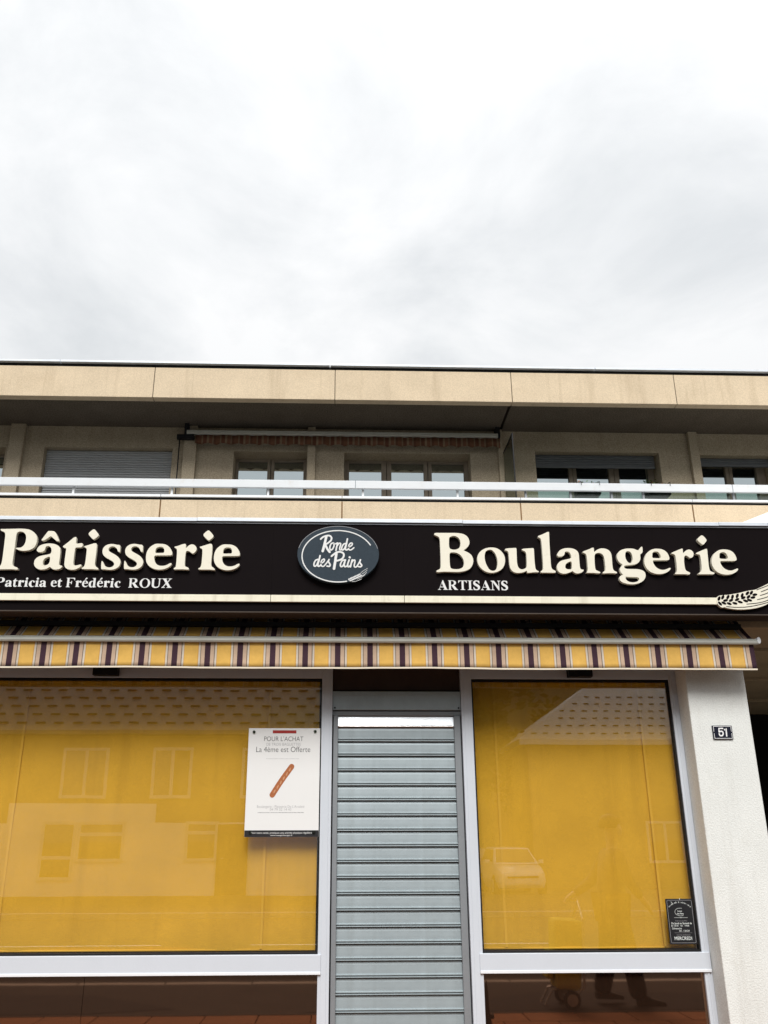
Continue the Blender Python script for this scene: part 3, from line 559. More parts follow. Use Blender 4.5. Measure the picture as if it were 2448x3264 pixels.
# small painted lines, bold serif
SER = {
 'P': (611, [[(16,0),(280,0),(280,28),(205,40),(205,310),(300,310),(420,325),(520,370),(570,440),(575,500),(560,570),(510,630),(420,665),(300,676),(16,676),(16,648),(55,640),(75,610),(75,65),(55,35),(16,28)],[(205,345),(290,350),(365,375),(400,430),(405,500),(390,580),(350,625),(290,640),(205,640)]]),
 'F': (611, [[(16,0),(290,0),(290,28),(215,45),(210,80),(210,320),(300,315),(340,290),(360,220),(390,220),(390,460),(360,460),(340,385),(300,360),(210,358),(210,640),(380,640),(470,620),(520,570),(545,500),(580,500),(575,676),(16,676),(16,648),(60,635),(75,600),(75,70),(55,40),(16,28)]]),
 'R': (722, [[(26,0),(290,0),(290,28),(225,40),(218,70),(218,310),(260,310),(470,0),(715,0),(715,28),(665,45),(630,80),(430,335),(520,370),(575,430),(590,500),(575,580),(515,640),(420,670),(310,676),(26,676),(26,648),(70,635),(85,600),(85,70),(65,40),(26,28)],[(218,350),(300,355),(380,385),(430,440),(440,510),(420,585),(370,628),(300,642),(218,642)]]),
 'O': (778, [ellipse(389, 332, 354, 350, 32), ellipse(389, 332, 205, 312, 32)]),
 'U': (722, [[(16,676),(300,676),(300,648),(240,640),(220,600),(220,230),(240,130),(290,75),(370,55),(460,75),(520,130),(545,220),(545,590),(525,640),(460,648),(460,676),(701,676),(701,648),(640,635),(615,590),(612,230),(585,110),(510,25),(400,-12),(290,-15),(180,15),(105,80),(80,170),(75,600),(55,640),(16,648)]]),
 'X': (722, [[(16,0),(250,0),(250,28),(180,40),(165,70),(310,265),(430,80),(435,50),(410,35),(360,28),(360,0),(701,0),(701,28),(650,40),(610,80),(430,390),(570,590),(630,640),(690,648),(690,676),(450,676),(450,648),(510,640),(520,610),(410,440),(310,600),(310,630),(370,648),(370,676),(30,676),(30,648),(85,632),(130,585),(275,340),(100,80),(60,45),(16,28)]]),
 'A': (722, [[(9,0),(220,0),(220,28),(150,40),(135,75),(175,180),(420,180),(460,80),(460,50),(435,35),(385,28),(385,0),(710,0),(710,28),(670,40),(630,100),(390,690),(350,690),(120,110),(75,45),(9,28)],[(190,225),(400,225),(300,490)]]),
 'T': (667, [[(170,0),(500,0),(500,28),(430,40),(405,75),(405,640),(480,635),(560,590),(610,500),(640,500),(635,676),(30,676),(25,500),(55,500),(100,590),(180,635),(262,640),(262,75),(240,40),(170,28)]]),
 'I': (389, [[(20,0),(370,0),(370,28),(285,45),(265,80),(265,600),(290,640),(370,648),(370,676),(20,676),(20,648),(100,635),(122,600),(122,75),(100,40),(20,28)]]),
 'N': (722, [[(16,0),(260,0),(260,28),(190,40),(165,90),(165,560),(560,-15),(610,-15),(610,590),(635,640),(705,648),(705,676),(480,676),(480,648),(545,635),(560,590),(560,245),(255,676),(16,676),(16,648),(70,620),(110,575),(110,90),(85,40),(16,28)]]),
 'c': (444, [[(420,100),(390,60),(330,45),(260,70),(215,140),(200,250),(210,360),(245,430),(285,440),(300,415),(305,360),(340,320),(390,325),(415,365),(400,420),(350,460),(270,475),(170,450),(80,370),(35,260),(35,190),(70,90),(150,10),(230,-14),(330,0),(400,50),(430,85)]]),
 'd': (556, [[(20,220),(45,100),(120,10),(200,-14),(270,5),(320,55),(325,-10),(530,20),(530,48),(475,60),(460,90),(460,676),(255,676),(255,648),(310,635),(322,600),(322,420),(280,465),(210,475),(110,430),(45,340)],[(170,250),(180,130),(220,60),(270,55),(322,110),(322,350),(300,410),(255,435),(210,400),(180,330)]]),
}
def from_big(keys, adv, wid, xh=480, base=3438.8, refh=205.7, full=None):
    ls = [l for k in keys for l in GLY[k]]; x0 = min(q[0] for l in ls for q in l); x1 = max(q[0] for l in ls for q in l)
    kx = wid/(x1-x0); kz = xh/refh
    return (adv, [[((q[0]-x0)*kx+(adv-wid)/2, (q[1]-base)*kz) for q in l] for l in ls])
SER['a'] = from_big(['a'], 500, 460); SER['t'] = from_big(['t'], 333, 310); SER['r'] = from_big(['r'], 444, 415); SER['e'] = from_big(['e'], 444, 395); SER['i'] = from_big(['i'], 278, 255, full=1)
SER['.'] = (278, [ellipse(150, 600, 75, 75, 14)]); SER["'"] = (444, [[(170,520),(205,520),(350,640),(340,690),(280,700),(240,660)]])
SER['S'] = (556, [[((q[0]-min(p[0] for p in GLY['s'][0]))*480/143.4+35, (q[1]-3441.8)*705/204.7-14) for q in GLY['s'][0]]])
def serif_line(txt, x0, zb, kx, kz):
    x = x0
    for ch in txt:
        if ch == ' ': x += .250*kx; continue
        b = MB(); keys = {'é': ['e', "'"], 'i': ['i', '.']}.get(ch, [ch])
        for k in keys:
            ls = [[(x+q[0]/1000*kx, zb+q[1]/1000*kz) for q in l] for l in SER[k][1]]
            if k in "a t r e i S".split(): ls = [soft(l, .001) for l in ls]
            outer = [ls[0]]; holes = ls[1:]
            b.prism([ls[0]]+holes, SIGN_Y-.003, SIGN_Y-.0003, back=False)
        b.build('painted_letter', 'print_white', sg)
        x += SER[keys[0]][0]/1000*kx
    return x
END1 = serif_line('Patricia et Frédéric  ROUX', -2.5678, 3.3120, 0.1104, 0.1062)
END2 = serif_line('ARTISANS', 0.7198, 3.3108, 0.1061, 0.1090)
# ear of wheat
WHEAT = [[2827,3258],[2844,3273],[2877,3276],[2918,3279],[2955,3286],[2991,3291],[3027,3300],[3064,3310],[3100,3316],[3130,3319],[3163,3335],[3200,3350],[3236,3369],[3303,3402],[3356,3433],[3380,3436],[3383,3418],[3339,3333],[3279,3261],[3210,3209],[3169,3192],[3113,3176],[3048,3167],[2983,3165],[2931,3169],[2892,3176],[2875,3184],[2856,3178],[2835,3193],[2821,3216]]
GRAINS = [[2842,3249,60],[2872,3259,55],[2912,3261,55],[2947,3263,65],[2985,3271,60],[3023,3275,60],[3066,3292,45],[3097,3296,50],[2890,3235,15],[2932,3236,25],[2979,3242,25],[3029,3256,25],[3070,3264,40],[3121,3281,10],[3103,3259,10],[2844,3210,-50],[2874,3214,-25],[2914,3210,-20],[2958,3213,-15],[3000,3223,-15],[3043,3232,-20],[3074,3238,-15]]
AWNS = [[[3142,3319],[3234,3354],[3307,3387]],[[3174,3304],[3229,3326],[3316,3369]],[[3162,3275],[3224,3296],[3317,3345]],[[3135,3242],[3219,3266],[3306,3314]],[[3048,3207],[3143,3218],[3215,3239],[3282,3279]],[[2890,3187],[2962,3182],[3044,3185],[3129,3200],[3212,3221]]]
wh = MB(); wh.prism([soft([(x/1000, z/1000) for x, z in WHEAT], .004)], SIGN_Y-.028, SIGN_Y-.0005, back=False)
who = wh.build('wheat_emblem', 'letter_cream', sg)
b = MB()
for x, z, a in GRAINS: b.prism([ellipse(x/1000, z/1000, .0198, .0101, 14, R(a))], SIGN_Y-.0288, SIGN_Y-.0275, back=False)
b.build('grain_print', 'sign_black', who)
b = MB()
for i, l in enumerate(AWNS): b.ribbon([(x/1000, z/1000) for x, z in l], .0058, SIGN_Y-.0288, SIGN_Y-.0275)
b.build('whisker_print', 'sign_black', who)

# oval sign
ov = thing('oval_sign', (-0.03165, -.62, 3.34), 'oval slate-grey plaque with white brush script on the black sign', 'sign plaque')
OY = -.653; OC = (-0.03165, 3.5714)
MB().prism([ellipse(*OC, 0.3076, 0.225, 96)], OY, SIGN_Y-.001).build('plaque', ['oval_slate'], ov, bevel=.005)
ring = []
a0, a1 = math.radians(-76), math.radians(-76-258)
for k in range(70):
    a = a0+(a1-a0)*k/69; ring.append((-0.03263+0.271*math.cos(a), 3.5545+0.2032*math.sin(a)))
MB().ribbon(ring, .0085, OY-.0012, OY-.0002, sub=2).build('ring_line', 'print_white', ov)
# thin highlight line round the upper rim
rim_l = [(OC[0]+0.3036*math.cos(a), OC[1]+0.221*math.sin(a)) for a in [math.radians(12+156*k/60) for k in range(61)]]
MB().ribbon(rim_l, .003, OY-.0008, OY-.0002, sub=1).build('rim_line', 'ink_grey', ov)
WHISK = [[[0.1393, 3.4248], [0.1656, 3.445], [0.1891, 3.4594]], [[0.1435, 3.4116], [0.1656, 3.4272], [0.1869, 3.4452]], [[0.138, 3.3952], [0.1614, 3.4073], [0.1826, 3.4274]], [[0.1105, 3.3738], [0.1402, 3.3873], [0.1699, 3.4096]], [[0.0725, 3.3537], [0.1105, 3.3606], [0.1444, 3.3763]]]
SCRIPT = [[18.3,[[-123,3710],[-135,3653],[-149,3592]]],[13.1,[[-166,3688],[-148,3705],[-119,3716],[-97,3715],[-84,3701],[-88,3678],[-110,3657],[-131,3645]]],[16.5,[[-129,3640],[-113,3608],[-96,3585]]],[10.5,[[-68,3658],[-84,3653],[-94,3631],[-95,3611],[-87,3601],[-74,3611],[-64,3636],[-66,3653],[-55,3651],[-43,3656]]],[11.4,[[-37,3658],[-43,3631],[-49,3599]]],[10.5,[[-45,3627],[-28,3653],[-16,3655],[-14,3645],[-21,3618],[-19,3603],[-7,3605]]],[10.9,[[24,3654],[9,3649],[-4,3627],[-6,3607],[3,3602],[16,3616],[28,3649]]],[11.8,[[37,3691],[30,3654],[22,3614],[28,3603],[40,3607]]],[10.0,[[45,3623],[67,3637],[75,3652],[66,3659],[51,3646],[45,3621],[51,3605],[67,3605],[86,3621]]],[10.9,[[-182,3527],[-201,3518],[-212,3495],[-212,3477],[-203,3472],[-190,3486],[-178,3522]]],[12.2,[[-168,3556],[-176,3518],[-184,3482],[-177,3472],[-163,3480]]],[10.0,[[-160,3495],[-141,3507],[-134,3523],[-141,3529],[-156,3516],[-161,3491],[-153,3473],[-138,3474],[-120,3496],[-101,3523]]],[11.4,[[-100,3526],[-105,3512],[-97,3496],[-91,3483],[-98,3472],[-115,3474]]],[19.2,[[-45,3581],[-52,3523],[-62,3454]]],[13.9,[[-82,3552],[-65,3567],[-40,3584],[-14,3586],[7,3575],[10,3553],[-5,3530],[-31,3519],[-47,3516]]],[10.9,[[18,3524],[-1,3517],[-13,3494],[-14,3476],[-5,3470],[8,3483],[20,3519]]],[11.4,[[23,3524],[14,3488],[19,3470],[32,3474]]],[11.8,[[51,3524],[40,3488],[43,3470],[55,3475]]],[15.7,[[54,3545],[56,3543]]],[11.8,[[74,3524],[67,3497],[61,3469]]],[10.5,[[66,3497],[82,3520],[94,3521],[94,3506],[89,3479],[94,3468],[108,3473],[132,3513]]],[11.4,[[136,3525],[131,3507],[140,3491],[146,3480],[136,3470],[120,3472]]]]
b = MB()
for i, (wd, l) in enumerate(SCRIPT): b.ribbon([(x/1000, z/1000) for x, z in l], wd/1000, OY-.0012-.00012*i, OY-.0002)
b.build('script_lettering', 'print_white', ov)
b = MB()
for i in range(9):
    u = i/8; x, z = 0.05439+0.08208*u, 3.3657+0.03956*u
    b.prism([ellipse(x-.004, z+.007, .0085, .0042, 10, R(75))], OY-.0012, OY-.0002); b.prism([ellipse(x+.006, z-.004, .0085, .0042, 10, R(-8))], OY-.0014, OY-.0002)
for ln in WHISK: b.ribbon(ln, .0026, OY-.0012, OY-.0002)
b.build('wheat_print', 'print_white', ov)

# ================================================================== SHOP AWNING
PER = .2440
aw = thing('shop_awning', (.31, -.4, 2.74), 'retracted yellow and plum striped awning hanging under the black sign', 'awning')
ST = [(0, (.060, .032, .044)), (.17, (.54, .39, .28)), (.285, (.17, .115, .08)), (.305, (.60, .54, .455)), (.365, (.60, .31, .07)), (.385, (.71, .43, .11)), (.785, (.60, .31, .07)), (.805, (.60, .54, .455)), (.865, (.17, .115, .08)), (.885, (.54, .39, .28))]
stripemat('awning_stripes', ST, PER, -2.469-.085*PER-.31)
AX0, AX1 = -4.4, 3.159
BY = -.40
n = 180; xs = [AX0+(AX1-AX0)*i/n for i in range(n+1)]
b = MB(); rows = 6; V = []
for j in range(rows+1):
    u = j/rows; z = 2.979+(2.760-2.979)*u
    for x in xs: V.append((x+(.004*u*math.sin(x*9)), BY+.006*u*math.sin(x*5.2+1)+.003*u*math.sin(x*17), z+.0025*u*math.sin(x*3.1)))
b.add(V, [(j*(n+1)+i, j*(n+1)+i+1, (j+1)*(n+1)+i+1, (j+1)*(n+1)+i) for j in range(rows) for i in range(n)])
o = b.build('valance', 'awning_stripes', aw, smooth=True); o.modifiers.new('th', 'SOLIDIFY').thickness = .0015
b = MB()
for i in range(n):
    x, x2 = xs[i], xs[i+1]
    f = lambda q: (BY+.006*math.sin(q*5.2+1)+.003*math.sin(q*17), 2.760+.0025*math.sin(q*3.1))
    (ya, za), (yb, zb2) = f(x), f(x2)
    b.add([(x, ya-.003, za+.003), (x2, yb-.003, zb2+.003), (x2, yb-.003, zb2-.009), (x, ya-.003, za-.009), (x, ya+.003, za+.003), (x2, yb+.003, zb2+.003), (x2, yb+.003, zb2-.009), (x, ya+.003, za-.009)], [(0,1,2,3), (3,2,6,7), (5,4,7,6)])
b.build('hem', 'awning_hem', aw, keep_normals=True)
b = MB(); rows = 8; V = []
for j in range(rows+1):
    u = j/rows; sag = -.012*math.sin(math.pi*u)
    for x in xs: V.append((x, BY+.005+.30*u, 2.996+.285*u+sag))
b.add(V, [(j*(n+1)+i, j*(n+1)+i+1, (j+1)*(n+1)+i+1, (j+1)*(n+1)+i) for j in range(rows) for i in range(n)])
o = b.build('fabric', 'awning_stripes', aw, smooth=True); o.modifiers.new('th', 'SOLIDIFY').thickness = .0015
MB().extr([(-.428, 2.945), (-.434, 2.956), (-.434, 2.971), (-.426, 2.978), (-.428, 2.980), (-.428, 2.984), (-.416, 2.989), (-.386, 2.989), (-.380, 2.981), (-.380, 2.945)], AX0, 3.189).build('front_bar', 'awning_bar', aw)
MB().prism([ellipse(3.192, 2.973, .014, .026, 16)], -.438, -.375).build('end_cap', 'white_metal', aw, bevel=.003)
MB().tube([(AX0, -.125, 3.262), (3.10, -.125, 3.262)], .04, 16).build('roller', 'black_metal', aw, smooth=True)
for a, b_ in ((-1.935, -1.745), (1.80, 1.99)):
    MB().box(a, b_, -.075, -.006, 2.757, 2.87).build('arm_joint', 'black_metal', aw)
for x, sgn in ((-1.84, -1), (1.9, 1)):
    MB().tube([(x, -.10, 2.87), (x+sgn*.0-sgn*.75, -.26, 2.88), (x+sgn*.15, -.375, 2.96)], .02, 8).build('folding_arm', 'black_metal', aw, smooth=True)
MB().box(AX0, 3.115, -.345, -.10, 3.088, 3.122).build('shade_box', 'black_metal', aw, bevel=.004)  # added black box standing in for the shade over the upper fabric
MB().box(3.03, 3.13, -.095, .0, 3.06, 3.12).build('wall_bracket', 'black_metal', aw)

# ================================================================== SHOP WINDOWS
def shopwin(x0, x1, xr, label, posts, railspan, cells):
    t = thing('display_window', ((x0+x1)/2, 0, .03), label, 'shop window', 'display windows of the bakery')
    for a, b_ in posts:
        MB().box(a, b_, 0, .07, .03, 2.86).build('frame_post', 'aluminium_frame', t, bevel=.003)
        MB().box(a+.022, b_-.022, -.004, 0.002, .03, 2.84).build('post_rib', 'aluminium_frame', t, bevel=.0015)
    MB().box(posts[0][1], posts[1][0], .002, .068, 2.7486, 2.856).build('transom', 'aluminium_frame', t, bevel=.003)
    a, b_ = railspan
    MB().box(a, b_, -.012, .066, .657, .785).build('bottom_rail', 'aluminium_frame', t, bevel=.004)
    MB().box(a+.001, b_-.001, -.016, -.010, .657, .676).build('drip_edge', 'white_metal', t, bevel=.002)
    MB().box(posts[0][1], posts[1][0], .004, .066, .03, .10).build('sill', 'aluminium_frame', t, bevel=.003)
    for a, b_ in cells:
        g = .011
        b2 = MB().box(a, a+g, .012, .06, .786, 2.748); b2.box(b_-g, b_, .012, .06, .786, 2.748); b2.box(a+g, b_-g, .012, .06, .786, .786+g); b2.box(a+g, b_-g, .012, .06, 2.748-g*1.6, 2.748)
        b2.build('gasket', 'gasket', t)
        MB().box(a+g, b_-g, .030, .036, .786+g, 2.748-g).build('glass_pane', 'shop_glass', t)
    return t
wl = shopwin(-4.25, -.0676, 0, 'wide left display window with a drawn yellow blind and white frame', [(-4.25, -4.17), (-.1505, -.0676)], (-4.19, -.128), [(-4.165, -.1515)])
for a, b_ in ((-4.16, -1.785), (-1.782, -.1515)):
    MB().box(a, b_, .02, .03, .101, .656).build('plinth_panel', 'bronze_panel', wl)
wr = shopwin(.946, 2.70, 0, 'narrow right display window with a drawn yellow blind beside the pillar', [(.946, 1.0312), (2.6206, 2.679)], (1.006, 2.673), [(1.0322, 2.6196)])
MB().box(1.0322, 2.6196, .02, .03, .101, .656).build('plinth_panel', 'bronze_panel', wr)
def blind(x0, x1, seams, label):
    t = thing('window_blind', ((x0+x1)/2, .13, .79), label, 'blind', 'yellow blinds in the display windows')
    nx, nz = 150, 36; V = []; F = []
    for j in range(nz+1):
        z = .800+(2.84-.800)*j/nz; jz = j/nz
        for i in range(nx+1):
            x = x0+(x1-x0)*i/nx; V.append((x, .127+.006*math.sin(x*3.3+1.8*jz)+.004*math.sin(x*8.7+.9*math.sin(5*jz))+.0035*math.sin(x*21+4*jz)*math.sin(3.1*x+7*jz)+.003*math.sin(11*jz+2.1*x)*(1-jz), z))
    for j in range(nz):
        for i in range(nx): F.append((j*(nx+1)+i, j*(nx+1)+i+1, (j+1)*(nx+1)+i+1, (j+1)*(nx+1)+i))
    MB().add(V, F).build('fabric', 'blind_yellow', t, smooth=True)
    for x in seams: MB().box(x-.009, x+.009, .112, .115, .81, 2.83).build('seam', 'blind_seam', t)
    MB().tube([(x0, .125, .803), (x1, .125, .803)], .008, 8).build('bottom_bar', 'blind_seam', t, smooth=True)
    MB().box(x0, x1, .10, .16, 2.841, 2.88).build('head_rail', 'aluminium_frame', t)
blind(-4.12, -.172, (-3.9, -2.47, -.565), 'yellow fabric blind filling the wide left display window')
blind(1.046, 2.635, (1.225, 2.40), 'yellow fabric blind filling the narrow right display window')

# ------------------------------------------------------------------ roller shutter in the doorway
rs = thing('roller_shutter', (.43, .06, 0), 'closed grey metal roller shutter over the shop door', 'roller shutter')
MB().box(-.0665, .945, .055, .075, 2.665, 2.86).build('head_panel', 'dark_wood', rs)
MB().box(-.0665, .945, .024, .20, 2.505, 2.652).build('housing', 'galvanised', rs, bevel=.004)
MB().box(-.0665, .945, .021, .03, 2.617, 2.650).build('housing_lid', 'galvanised', rs, bevel=.002)
MB().box(-.0665, .945, .044, .20, 2.4645, 2.498).build('lower_lip', 'guide_grey', rs, bevel=.003)
for x in (-.048, .926): MB().tube([(x, .018, 2.522), (x, .026, 2.522)], .007, 8).build('rivet', 'black_metal', rs)
for a, b_ in ((-.058, -.022), (.887, .937)):
    MB().box(a, b_, .028, .095, .0, 2.463).build('guide_rail', 'guide_grey', rs, bevel=.003)
MB().box(-.0665, .945, .10, .12, 0, 2.463).build('backing', 'gasket', rs)
PIT = .1094; Z0 = 2.375
prof = lambda z: [(.070, z+PIT-.003), (.066, z+PIT-.005), (.0625, z+PIT*.78), (.0595, z+PIT*.48), (.058, z+.030), (.0575, z+.0265), (.050, z+.0245), (.0465, z+.0215), (.0465, z+.0185), (.050, z+.0165), (.060, z+.0158), (.060, z+.0122), (.050, z+.0112), (.0445, z+.0085), (.0440, z+.0055), (.047, z+.0025), (.060, z+.0012), (.080, z+.001), (.080, z+PIT-.003)]
sl = MB().extr(prof(0), -.0215, .8865); s0 = sl.build('slat', 'galvanised', rs)
for i in range(22):
    z = Z0-PIT*(i+1)
    o = s0 if i == 0 else s0.copy()
    if i: COL.objects.link(o); o.parent = rs
    o.location = (0, random.uniform(-.0008, .0008), z)
MB().extr([(.066, 2.463), (.0535, 2.392), (.0465, 2.388), (.0445, 2.382), (.048, 2.377), (.08, 2.376), (.08, 2.463)], -.0215, .8865).build('top_slat', 'glare_metal', rs)

# ------------------------------------------------------------------ poster, hours board, number plate
po = thing('poster', (-.437, .005, 1.5715), 'white baguette poster with small print hung on the left window', 'poster')
QX0, QX1, QZ0, QZ1 = -.7115, -.1595, 1.5695, 2.3620; PYF = .008
U = lambda u: QX0+(QX1-QX0)*u; Vv = lambda v: QZ1-(QZ1-QZ0)*v
MB().box(QX0, QX1, PYF, PYF+.008, QZ0, QZ1).build('board', 'poster_paper', po, bevel=.0015)
y1 = PYF-.0008
def flat(x0, x1, z0, z1, m, name, y=y1, par=po): return MB().add([(x0, y, z0), (x1, y, z0), (x1, y, z1), (x0, y, z1)], [(0, 1, 2, 3)]).build(name, m, par)
flat(U(.335), U(.665), Vv(.049), Vv(.020), 'ink_red', 'red_bar')
flat(QX0+.001, QX1-.001, QZ0+.001, Vv(.940), 'ink_black', 'black_band')
W_ = QX1-QX0
text("POUR L'ACHAT", .545*W_, U(.492), Vv(.123), y1, 'ink_black', po, height=.036, weight=-.012)
text("DE TROIS BAGUETTES", .475*W_, U(.492), Vv(.1665), y1, 'ink_grey', po, height=.021, weight=-.012)
text("La 4ème est Offerte", .75*W_, U(.49), Vv(.226), y1, 'ink_black', po, height=.040, weight=-.010)
b = MB()
for i in range(27): b.add([(U(.26+.46*i/27), y1, Vv(.2905)), (U(.26+.46*i/27)+.004, y1, Vv(.2905)), (U(.26+.46*i/27)+.004, y1, Vv(.286)), (U(.26+.46*i/27), y1, Vv(.286))], [(0, 1, 2, 3)])
b.build('dotted_line', 'ink_grey', po)
bag = MB().ribbon([(U(.612), Vv(.362)), (U(.475), Vv(.495)), (U(.358), Vv(.622))], .041, y1-.0002, y1+.0003).build('baguette_print', 'crust', po)
b = MB()
for i in range(6):
    u = .10+.15*i; x = U(.612+(.345-.612)*u); z = Vv(.362+(.63-.362)*u)
    b.prism([ellipse(x+.002, z, .016, .0055, 12, R(68))], y1-.0006, y1)
b.build('baguette_crust', 'crust_pale', po)
text("Boulangerie - Pâtisserie De L'Arcalod", .64*W_, U(.478), Vv(.739), y1, 'ink_grey', po, height=.019, weight=-.014)
text("04 79 32 14 43", .29*W_, U(.478), Vv(.765), y1, 'ink_grey', po, height=.018, weight=-.012)
b = MB(); x = U(.17)
while x < U(.785):
    wd = random.uniform(.004, .022); b.add([(x, y1, Vv(.7845)), (x+wd, y1, Vv(.7845)), (x+wd, y1, Vv(.779)), (x, y1, Vv(.779))], [(0, 1, 2, 3)]); x += wd+.0035
b.build('fine_print', 'ink_grey', po, kind='stuff')
text("Pour votre santé, pratiquez une activité physique régulière", .82*W_, U(.50), Vv(.9695), y1-.0006, 'print_white', po, height=.0125)
text("www.mangerbouger.fr", .30*W_, U(.50), Vv(.990), y1-.0006, 'print_white', po, height=.010)
for u, v in ((.075, .036), (.93, .030), (.08, .957), (.935, .957)):
    MB().tube([(U(u), PYF-.010, Vv(v)), (U(u), PYF, Vv(v))], .011, 14).build('suction_cup', 'divider_glass', po); MB().tube([(U(u), PYF-.016, Vv(v)), (U(u), PYF-.010, Vv(v))], .0045, 10).build('cup_knob', 'black_metal', po)

hb = thing('opening_hours_board', (2.5, .01, .835), 'small black opening hours board at the lower corner of the right window', 'notice board')
MB().box(2.399, 2.601, .010, .018, .834, 1.137).build('board', 'slate_board', hb, bevel=.002)
HY = .0092
rr = []
for cx, cz, a0 in ((2.583, 1.119, 0), (2.417, 1.119, 90), (2.417, .852, 180), (2.583, .852, 270)):
    for k in range(5): a = math.radians(a0+90*k/4); rr.append((cx+.008*math.cos(a), cz+.008*math.sin(a)))
rr.append(rr[0]); MB().ribbon(rr, .0018, HY-.0003, HY+.0004, sub=0).build('border_line', 'ink_grey', hb)
arcw = "Horaires d'ouverture"
for i, ch in enumerate(arcw):
    if ch == ' ': continue
    a = math.radians(145-110*i/(len(arcw)-1)); cx, cz = 2.5+.092*math.cos(a), 1.033+.066*math.sin(a)+.01
    o = text(ch, .0068 if ch not in "irt'" else .0038, 0, 0, 0, 'chalk', hb, 'arc_letter')
    for q in o.data.vertices:
        co = q.co+Vector(hb.location); rt = a-math.pi/2; x_, z_ = co.x, co.z
        q.co = Vector((cx+x_*math.cos(rt)-z_*math.sin(rt), HY, cz+x_*math.sin(rt)+z_*math.cos(rt)))-Vector(hb.location)
ringp = [(2.5+.04*math.cos(a), 1.048+.026*math.sin(a)) for a in [math.radians(-60-230*k/30) for k in range(31)]]
MB().ribbon(ringp, .0016, HY-.0003, HY+.0004, sub=0).build('logo_ring', 'chalk', hb)
text('Ronde', .032, 2.497, 1.050, HY, 'chalk', hb, weight=.01); text('des Pains', .05, 2.499, 1.033, HY, 'chalk', hb, weight=.01)
flat(2.45, 2.55, 1.0095, 1.011, 'chalk', 'rule', HY, hb); MB().prism([ellipse(2.5, 1.010, .003, .003, 10)], HY-.0006, HY).build('rule_dot', 'chalk', hb)
text('Nous vous accueillons', .085, 2.5, .986, HY, 'ink_grey', hb)
text('Du Jeudi au Samedi de', .150, 2.500, .967, HY, 'chalk', hb, height=.0125, weight=.006)
text('6h 12h30   15h   19h00', .132, 2.488, .9515, HY, 'chalk', hb, height=.010)
text('Dimanche', .07, 2.462, .933, HY, 'chalk', hb, height=.012)
text('6h. 12h30', .075, 2.515, .918, HY, 'chalk', hb, height=.011)
flat(2.44, 2.57, .9095, .9104, 'ink_grey', 'rule', HY, hb)
text('Notre jour de fermeture', .10, 2.505, .893, HY, 'ink_grey', hb)
text('MERCREDI', .128, 2.500, .863, HY, 'chalk', hb, height=.022, weight=.004)

npl = thing('house_number_plate', (2.908, -.21, 2.259), 'dark blue enamel house number plate reading 51 on the white pillar', 'number plate')
MB().box(2.8315, 2.9845, -.212, -.2005, 2.2592, 2.3620).build('plate', 'enamel_blue', npl, bevel=.003)
NY = -.2128
b = MB()
for x0, x1, z0, z1 in ((2.839, 2.977, 2.3535, 2.3568), (2.839, 2.977, 2.2645, 2.2678), (2.839, 2.8422, 2.268, 2.304), (2.839, 2.8422, 2.316, 2.353), (2.9738, 2.977, 2.268, 2.304), (2.9738, 2.977, 2.316, 2.353)):
    b.add([(x0, NY, z0), (x1, NY, z0), (x1, NY, z1), (x0, NY, z1)], [(0, 1, 2, 3)])
b.build('border', 'enamel_white', npl)
FIVE = [[2911,2340],[2882,2340],[2880,2313],[2889,2317],[2902,2318],[2909,2308],[2908,2297],[2902,2288],[2892,2285],[2882,2288],[2879,2300]]
ONE = [[2924,2330],[2937,2343],[2934,2283]]
for l, n_ in ((FIVE[:3], 1), (FIVE[2:], 5), (ONE, 0)):
    MB().ribbon([(x/1000, z/1000) for x, z in l], .0098, NY-.0004-.0001*n_, NY+.0003, sub=n_ if n_ > 1 else 0).build('numeral', 'enamel_white', npl)

# ================================================================== ACROSS THE STREET (seen mirrored in the shop glass)
hs = thing('house', (-6, -25, 0), 'ochre house with white ground floor and tiled roof mirrored in the left window', 'house', 'houses across the street')
HYF = -21.15
MB().box(-14, .5, -31, HYF-.02, 2.62, 4.80).build('upper_wall', 'house_ochre', hs)
MB().box(-14, .5, -31, HYF, -.15, 2.05).build('lower_wall', 'house_white', hs)
MB().box(-10.1, -5.64, -30.9, HYF, 2.051, 2.615).build('lower_wall', 'house_white', hs)
MB().box(-5.635, .5, -30.95, HYF-.02, 2.051, 2.619).build('upper_wall', 'house_ochre', hs)
MB().box(-14, -10.105, -30.95, HYF-.02, 2.051, 2.619).build('upper_wall', 'house_ochre', hs)
EZ, RZ, EY, RYY = 4.76, 8.6, -20.65, -26.0
rf = MB().add([(-14.4, EY, EZ), (.9, EY, EZ), (.9, RYY, RZ), (-14.4, RYY, RZ), (-14.4, -31.4, EZ), (.9, -31.4, EZ), (-14.4, EY, EZ-.12), (.9, EY, EZ-.12), (-14.4, -31.4, EZ-.12), (.9, -31.4, EZ-.12)], [(0,1,2,3), (3,2,5,4), (0,6,7,1), (4,5,9,8), (6,8,9,7), (0,3,4,8,6), (1,7,9,5,2)]).build('roof', 'tile_grey', hs)
b = MB()
for r in range(6):
    u = .06+.085*r; y = EY+(RYY-EY)*u; z = EZ+(RZ-EZ)*u
    for i in range(26):
        x = -14.2+.58*i+(.29 if r % 2 else 0); b.box(x, x+.30, y-.03, y+.03, z+.0, z+.055)
b.build('snow_guards', 'black_metal', rf)
